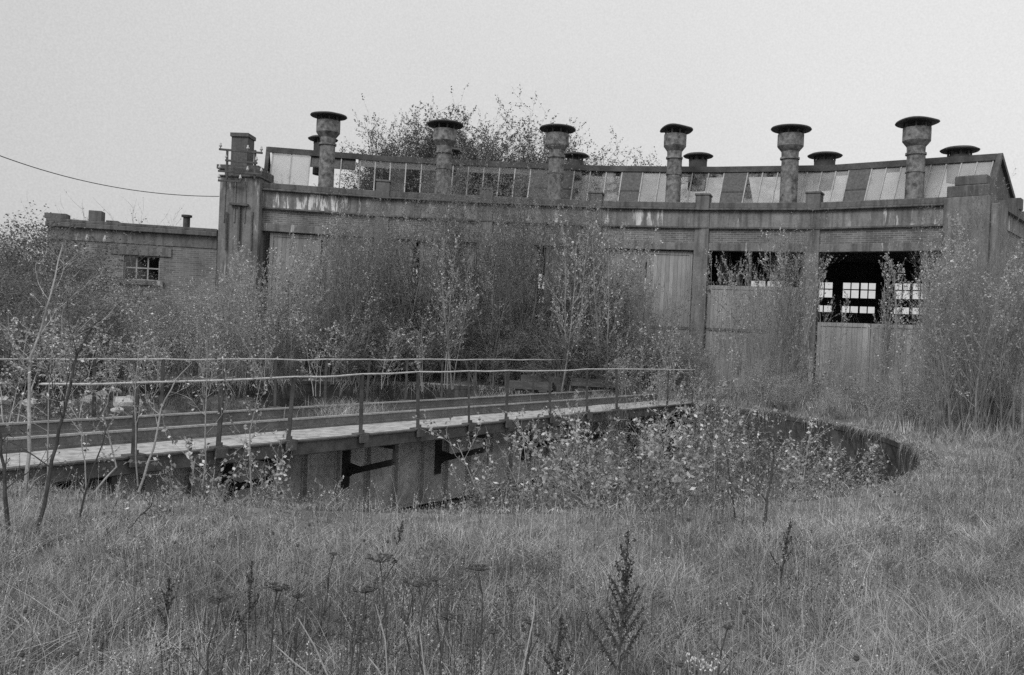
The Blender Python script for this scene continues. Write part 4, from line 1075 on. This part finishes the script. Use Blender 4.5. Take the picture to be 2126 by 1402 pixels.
# rough tuft growing through the bridge deck
def tuft(s, offb, n, r, h, label):
    X = rs.normal(0, r, n); Yy = rs.normal(0, r, n); b = bp(s, offb, 0)
    V, Q = blades(n, np.stack([b.x+X*BD.x*1.7+Yy*BN.x, b.y+X*BD.y*1.7+Yy*BN.y], 1), h*rs.uniform(.4, 1.2, n), np.full(n, .007), int(abs(s)*100)+3, .8, np.full(n, -.02))
    V = V-np.array(b); me = quads_mesh('grass_tuft', V, Q, 'grass'); o = bpy.data.objects.new('grass_tuft', me); COL.objects.link(o); o.location = b
    tag(o, label, 'grass tuft', 'grass tufts growing through the bridge')
p = gnd(715, 850, .1); tuft((p-c0).dot(BD), (p-c0).dot(BN), 900, .28, .34, 'large grass tuft growing between the rails behind the fourth railing post')
p = gnd(1450, 842, .1)
tuft(7.6, -.1, 500, .4, .3, 'grass tuft at the far end of the bridge rails')
tuft(-1.2, .2, 250, .25, .2, 'small grass tuft between the rails left of the large one')
tuft(4.6, 1.4, 250, .3, .25, 'small grass tuft on the far walkway right of the large one')

# ---------------------------------------------------------------- foreground weeds
def umbel(px, py, Y, wpx, label, nheads=1):
    t = at(px, py, Y); R = wpx/2*Y/F; b = Vector((t.x+rnd.uniform(-.06, .06), Y+rnd.uniform(-.05, .05), 0))
    root = thing('dead_umbel', b, label, 'seed head', 'dead flat topped seed heads in the foreground')
    mb = MB(); pts = [b.lerp(t, k/5)+Vector((rnd.gauss(0, .014), 0, 0)) for k in range(5)]+[t-Vector((0, 0, R*.4))]
    mb.tube(pts, [.0055, .005, .0045, .004, .0035, .003], 6); hb = pts[-1]; ends = []
    for j in range(26):
        a = rnd.random()*6.283; rr = R*1.15*math.sqrt(rnd.random()); q = t+Vector((rr*math.cos(a), rr*math.sin(a), rnd.gauss(0, R*.04))); ends.append(q); mb.tube([hb, hb.lerp(q, .55)-Vector((0, 0, R*.08)), q], [.0013, .0012, .001], 4)
    for j in range(2):
        k = rnd.randrange(2, 5); s_ = pts[k]; q = s_+Vector((rnd.uniform(-.1, .1), rnd.uniform(-.04, .04), rnd.uniform(.08, .14))); mb.tube([s_, q], [.003, .002], 4); 
        for _ in range(5): ends.append(q+Vector((rnd.gauss(0, R*.25), rnd.gauss(0, R*.2), rnd.gauss(0, .006))))
    mb.build('stalk', 'dead_stem', root)
    mb = MB()
    for q in ends:
        for _ in range(3): mb.blob(q+Vector((rnd.gauss(0, .004), rnd.gauss(0, .004), rnd.gauss(0, .0015))), R*.07+.0012, 5)
    mb.build('seed_head', 'dead_stem', root)
ums = [(790, 1158, 4.2, 52, 'tallest wide flat dead seed head left of centre in the grass'), (993, 1178, 4.1, 40, 'flat dead seed head on a leaning stalk at centre'), (870, 1212, 3.9, 34, 'domed dead seed head between the two tall ones'),
       (575, 1218, 3.8, 48, 'wide dead seed head on a dark upright stalk, left of the tall one'), (760, 1222, 3.7, 50, 'dead seed head under the tallest one'), (455, 1243, 3.7, 42, 'ragged dead seed head farthest left of the row'),
       (618, 1238, 4.2, 22, 'small dead seed head right of the dark upright one'), (750, 1325, 3.3, 44, 'low dead seed head nearest the lower edge, left'), (1102, 1288, 3.8, 38, 'drooping dead seed head right of centre'),
       (930, 1280, 3.6, 40, 'loose dead seed head below the domed one'), (1025, 1312, 3.5, 26, 'small dead seed head left of the drooping one'), (693, 1150, 4.6, 16, 'small dark dead seed head at upper left of the tall one'),
       (905, 1203, 4.4, 22, 'little flat seed head just right of the domed one'), (845, 1205, 4.5, 16, 'tiny seed head just left of the domed one'), (1510, 1302, 3.7, 20, 'small dead seed head left of the white flower plant')]
for a in ums: umbel(*a)
def dock(px, py, Y, label, n=9, sc_=1., bot=1420):
    n = int(n*1.2)
    t = at(px, py, Y); b = at(px-22*sc_, bot, Y); b.z = 0; b.y = Y
    root = thing('dock_plant', b, label, 'weed', 'dead dock spikes in the grass'); mb = MB(); lv = []; r = random.Random(int(px))
    def spike(p0, p1, dens):
        L = (p1-p0).length; m = max(3, int(L/.011))
        mb.tube([p0, p0.lerp(p1, .5)+Vector((r.gauss(0, .006), 0, 0)), p1], [.005*sc_, .004*sc_, .0015], 5)
        for k in range(m):
            q = p0.lerp(p1, .15+.85*k/m); wd = .016*sc_*(1-.6*k/m)
            for _ in range(dens): lv.append((q.x+r.gauss(0, wd*.6), q.y+r.gauss(0, wd*.6), q.z+r.gauss(0, .006), r.uniform(.010, .022)))
    spike(b.lerp(t, .35), t, 5); mb.tube([b, b.lerp(t, .35)], [.007*sc_, .006*sc_], 6)
    for k in range(n):
        u = .2+.62*(k+r.random())/n; p0 = b.lerp(t, u); sgn = 1 if k % 2 else -1; L = (t-b).length*(.27*(1.1-u))+.02
        spike(p0, p0+Vector((sgn*L*r.uniform(.25, .5)*(1.7-u), r.uniform(-.1, .1)*L, L)), 4)
    mb.build('stalk', 'dead_stem', root)
    pl = Plant(2); pl.lv = lv; V, Q = pl.leaf_arrays(int(px)); me = quads_mesh('seed_cluster', V-np.array(b), Q, 'dead_stem'); o = bpy.data.objects.new('seed_cluster', me); COL.objects.link(o); o.parent = root
dock(1305, 1100, 4.0, 'tall dark branching dock spike right of centre, the largest', 11, 1.1)
dock(1166, 1278, 3.7, 'thin dark dock spike left of the largest one', 5, .8)
dock(1641, 1078, 6.2, 'blurred dark dock spike below the rim saplings', 5, 1.0, 1200)
dock(524, 1165, 4.4, 'bent dark dock spike at left beside the dead seed heads', 3, .8)
dock(836, 1080, 6.6, 'dark dock spike just in front of the pit at centre', 4, .7, 1180)
dock(352, 1196, 4.6, 'short dark dock tuft in the left grass', 4, .7)
def thistle(px, py, Y, s, k):
    t = at(px, py, Y); b = Vector((t.x+rnd.uniform(-.05, .05), Y, 0)); root = thing('knapweed', b, KN[k], 'seed head', 'small round dark seed heads in the grass')
    mb = MB(); mb.tube([b, b.lerp(t, .5)+Vector((rnd.gauss(0, .01), 0, 0)), t], .0025, 5); mb.build('stalk', 'twig', root)
    mb = MB(); mb.lathe([(.3*s, -.9*s), (.8*s, -.5*s), (s, 0), (.8*s, .55*s), (1.0*s, .9*s), (.5*s, 1.1*s)], t, 9); mb.build('seed_head', 'dead_stem', root)
KP = [(1778, 1367, 3.6, .013), (46, 1360, 3.4, .010), (160, 1357, 3.5, .010), (52, 1270, 4, .009), (198, 1330, 3.7, .008), (642, 1090, 6.2, .012), (567, 1108, 5.8, .010), (618, 1133, 5.6, .010), (1430, 1080, 6, .012), (1318, 1122, 5.3, .009), (1492, 1086, 6, .011), (1188, 1218, 4.4, .009),
      (1535, 1243, 4.2, .008), (1545, 1272, 4.1, .011), (1552, 1288, 4.0, .010), (1790, 1220, 4.6, .008), (2050, 1205, 4.8, .008), (1700, 1213, 4.7, .006), (1087, 1308, 3.8, .009), (1408, 1323, 3.6, .008), (1460, 1355, 3.5, .009), (1412, 1380, 3.4, .012), (1388, 1384, 3.4, .011), (1612, 1308, 3.9, .008), (756, 1123, 5.5, .009), (805, 1125, 5.5, .010),
      (723, 1030, 8.0, .012), (1240, 1054, 7.2, .011), (1214, 1048, 7.3, .010), (300, 1178, 5, .008), (363, 1127, 5.6, .009), (1827, 1030, 7.9, .012), (1858, 1022, 8.0, .012)]
KN = ['big round dark seed head at the lower right', 'dark seed head in the bottom left corner, left of two', 'dark seed head in the bottom left corner, right of two', 'small dark seed head near the left edge of the grass', 'small seed head above the two in the bottom left corner',
      'dark round seed head below the sapling left of the girder', 'dark seed head left of a pair under the bridge', 'dark seed head nearer the viewer under the bridge at left', 'dark seed head below the pit rim, right of centre', 'seed head just above the tip of the largest dock spike',
      'dark seed head left of the thin rim sapling', 'lone dark seed head left of the largest dock spike', 'tiny round seed head above the clustered pair', 'upper dark seed head of the clustered pair', 'lower dark seed head of the clustered pair', 'dark seed head alone in the right hand grass', 'dark seed head near the right edge of the grass', 'tiny seed head right of the blurred dock spike',
      'seed head below the thin dock spike', 'seed head left and above the white flower plant', 'dark seed head just above the white flower plant', 'right one of two dark seed heads left of the white flowers', 'left one of two dark seed heads left of the white flowers', 'seed head right of the clustered pair, lower down', 'left of two seed heads above the tallest dead umbel', 'right of two seed heads above the tallest dead umbel',
      'tiny seed head against the pit edge at left', 'right of two dark seed heads on the rim at centre', 'left of two dark seed heads on the rim at centre', 'small seed head left of the ragged dead umbel', 'small seed head below the bare saplings', 'left of two dark dots on the right rim grass', 'right of two dark dots on the right rim grass']
for k, a in enumerate(KP): thistle(*a, k)
t = at(1460, 1375, 3.5); root = thing('white_flower', (t.x, 3.5, 0), 'clump of small white flowers at the bottom edge right of centre', 'flower')
mb = MB(); b = Vector((t.x, 3.5, 0)); pl = Plant(4)
for k in range(16):
    q = t+Vector((rnd.gauss(0, .030), rnd.gauss(0, .03), rnd.gauss(0, .012))); mb.tube([b, b.lerp(q, .7), q], .0018, 4)
    for j in range(7): pl.leaf((q.x+rnd.gauss(0, .008), q.y+rnd.gauss(0, .008), q.z+rnd.gauss(0, .005)), .013)
mb.build('stalk', 'twig', root); V, Q = pl.leaf_arrays(5); me = quads_mesh('petals', V-np.array(b), Q, 'petal'); o = bpy.data.objects.new('bloom', me); COL.objects.link(o); o.parent = root
# bent straw stems near the bottom
for k, (x0, y0, x1, y1, x2, y2) in enumerate(((572, 1340, 610, 1375, 645, 1402), (620, 1285, 655, 1345, 690, 1425), (780, 1255, 800, 1330, 805, 1420), (765, 1365, 785, 1390, 805, 1425), (1110, 1230, 1108, 1280, 1080, 1420), (870, 1300, 880, 1380, 885, 1430))):
    Y = 3.3; a, b, c = at(x0, y0, Y), at(x1, y1, Y), at(x2, y2, Y); d = c+(c-b).normalized()*.9; d.z = 0
    mb = MB(); mb.tube([d, c, b, a], [.0035, .003, .003, .0015], 5)
    tag(mb.build('straw_stem', 'straw', loc=(d.x, d.y, 0)), ['short bent pale straw at left leaning left', 'long pale straw leaning left beside the dark upright stalk', 'upright pale straw under the tallest dead seed head', 'short pale straw below the low dead seed head', 'pale straw stalk under the drooping seed head', 'faint pale straw under the domed seed head'][k], 'straw', 'pale dry straws at the front')
# rubble by the track at left
def stone(px, py, Y, r, label, z=None):
    p = at(px, py, Y); mb = MB(); rr = random.Random(int(px)); n_ = 9
    for i in range(6):
        ph = math.pi*(i+.3)/5.6
        for j in range(n_):
            a = 6.283*j/n_; q = r*(.75+.4*rr.random()); mb.v.append((p.x+q*math.sin(ph)*math.cos(a)*1.3, p.y+q*math.sin(ph)*math.sin(a), p.z+q*math.cos(ph)*.7))
    for i in range(5):
        for j in range(n_): a, b = i*n_+j, i*n_+(j+1) % n_; mb.f.append((a, b, b+n_, a+n_))
    mb.f.append(tuple(range(n_))); mb.f.append(tuple(range(5*n_, 6*n_))[::-1])
    tag(mb.build('rubble_block', 'stone', loc=(p.x, p.y, p.z)), label, 'rubble', 'pale rubble beyond the left rails')
for k, (x, y, r) in enumerate(((262, 838, .24), (238, 812, .14), (190, 830, .14), (140, 838, .11), (25, 805, .16), (8, 832, .13), (243, 852, .10), (278, 832, .12), (212, 818, .12), (62, 836, .12))):
    p = gnd(x, y, -.10)
    p.z = max(p.z, floor_z(p.x, p.y)+.05); d = math.hypot(p.x-C.x, p.y-C.y); off_ = (p-c0).dot(BN)
    stone(x, y, p.y, r, ['largest pale rubble block behind the first railing post', 'pale rubble block above and left of the largest', 'pale rubble block well left of the largest', 'small pale rubble block between the left trunks', 'pale rubble block by the left edge, upper', 'pale rubble block by the left edge, lower', 'low pale rubble block under the largest', 'pale block touching the largest on its right', 'upper of the small pale blocks left of the largest', 'pale block right of the pair at the left edge'][k])
# old baulks lying before the doors
for k, (x0, x1, y, Y) in enumerate(((1085, 1180, 742, 26.5), (1190, 1330, 750, 26.0), (1060, 1150, 752, 26.2))):
    a, b = at(x0, y, Y), at(x1, y+4, Y-.3); a.z = b.z = .35 if k < 2 else .18
    mb = MB(); mb.beam(a, b, .3, .24); mb.beam(Vector((a.x+.3, a.y, 0)), Vector((a.x+.3, a.y, a.z-.12)), .25); mb.beam(Vector((b.x-.3, b.y, 0)), Vector((b.x-.3, b.y, b.z-.12)), .25)
    tag(mb.build('timber_baulk', 'timber_dark', loc=(a.x, a.y, 0)), ['dark timber baulk at left before the central doors', 'long dark timber baulk at right before the central doors', 'short low dark baulk nearest the bridge'][k], 'timber', 'dark baulks lying before the shed')
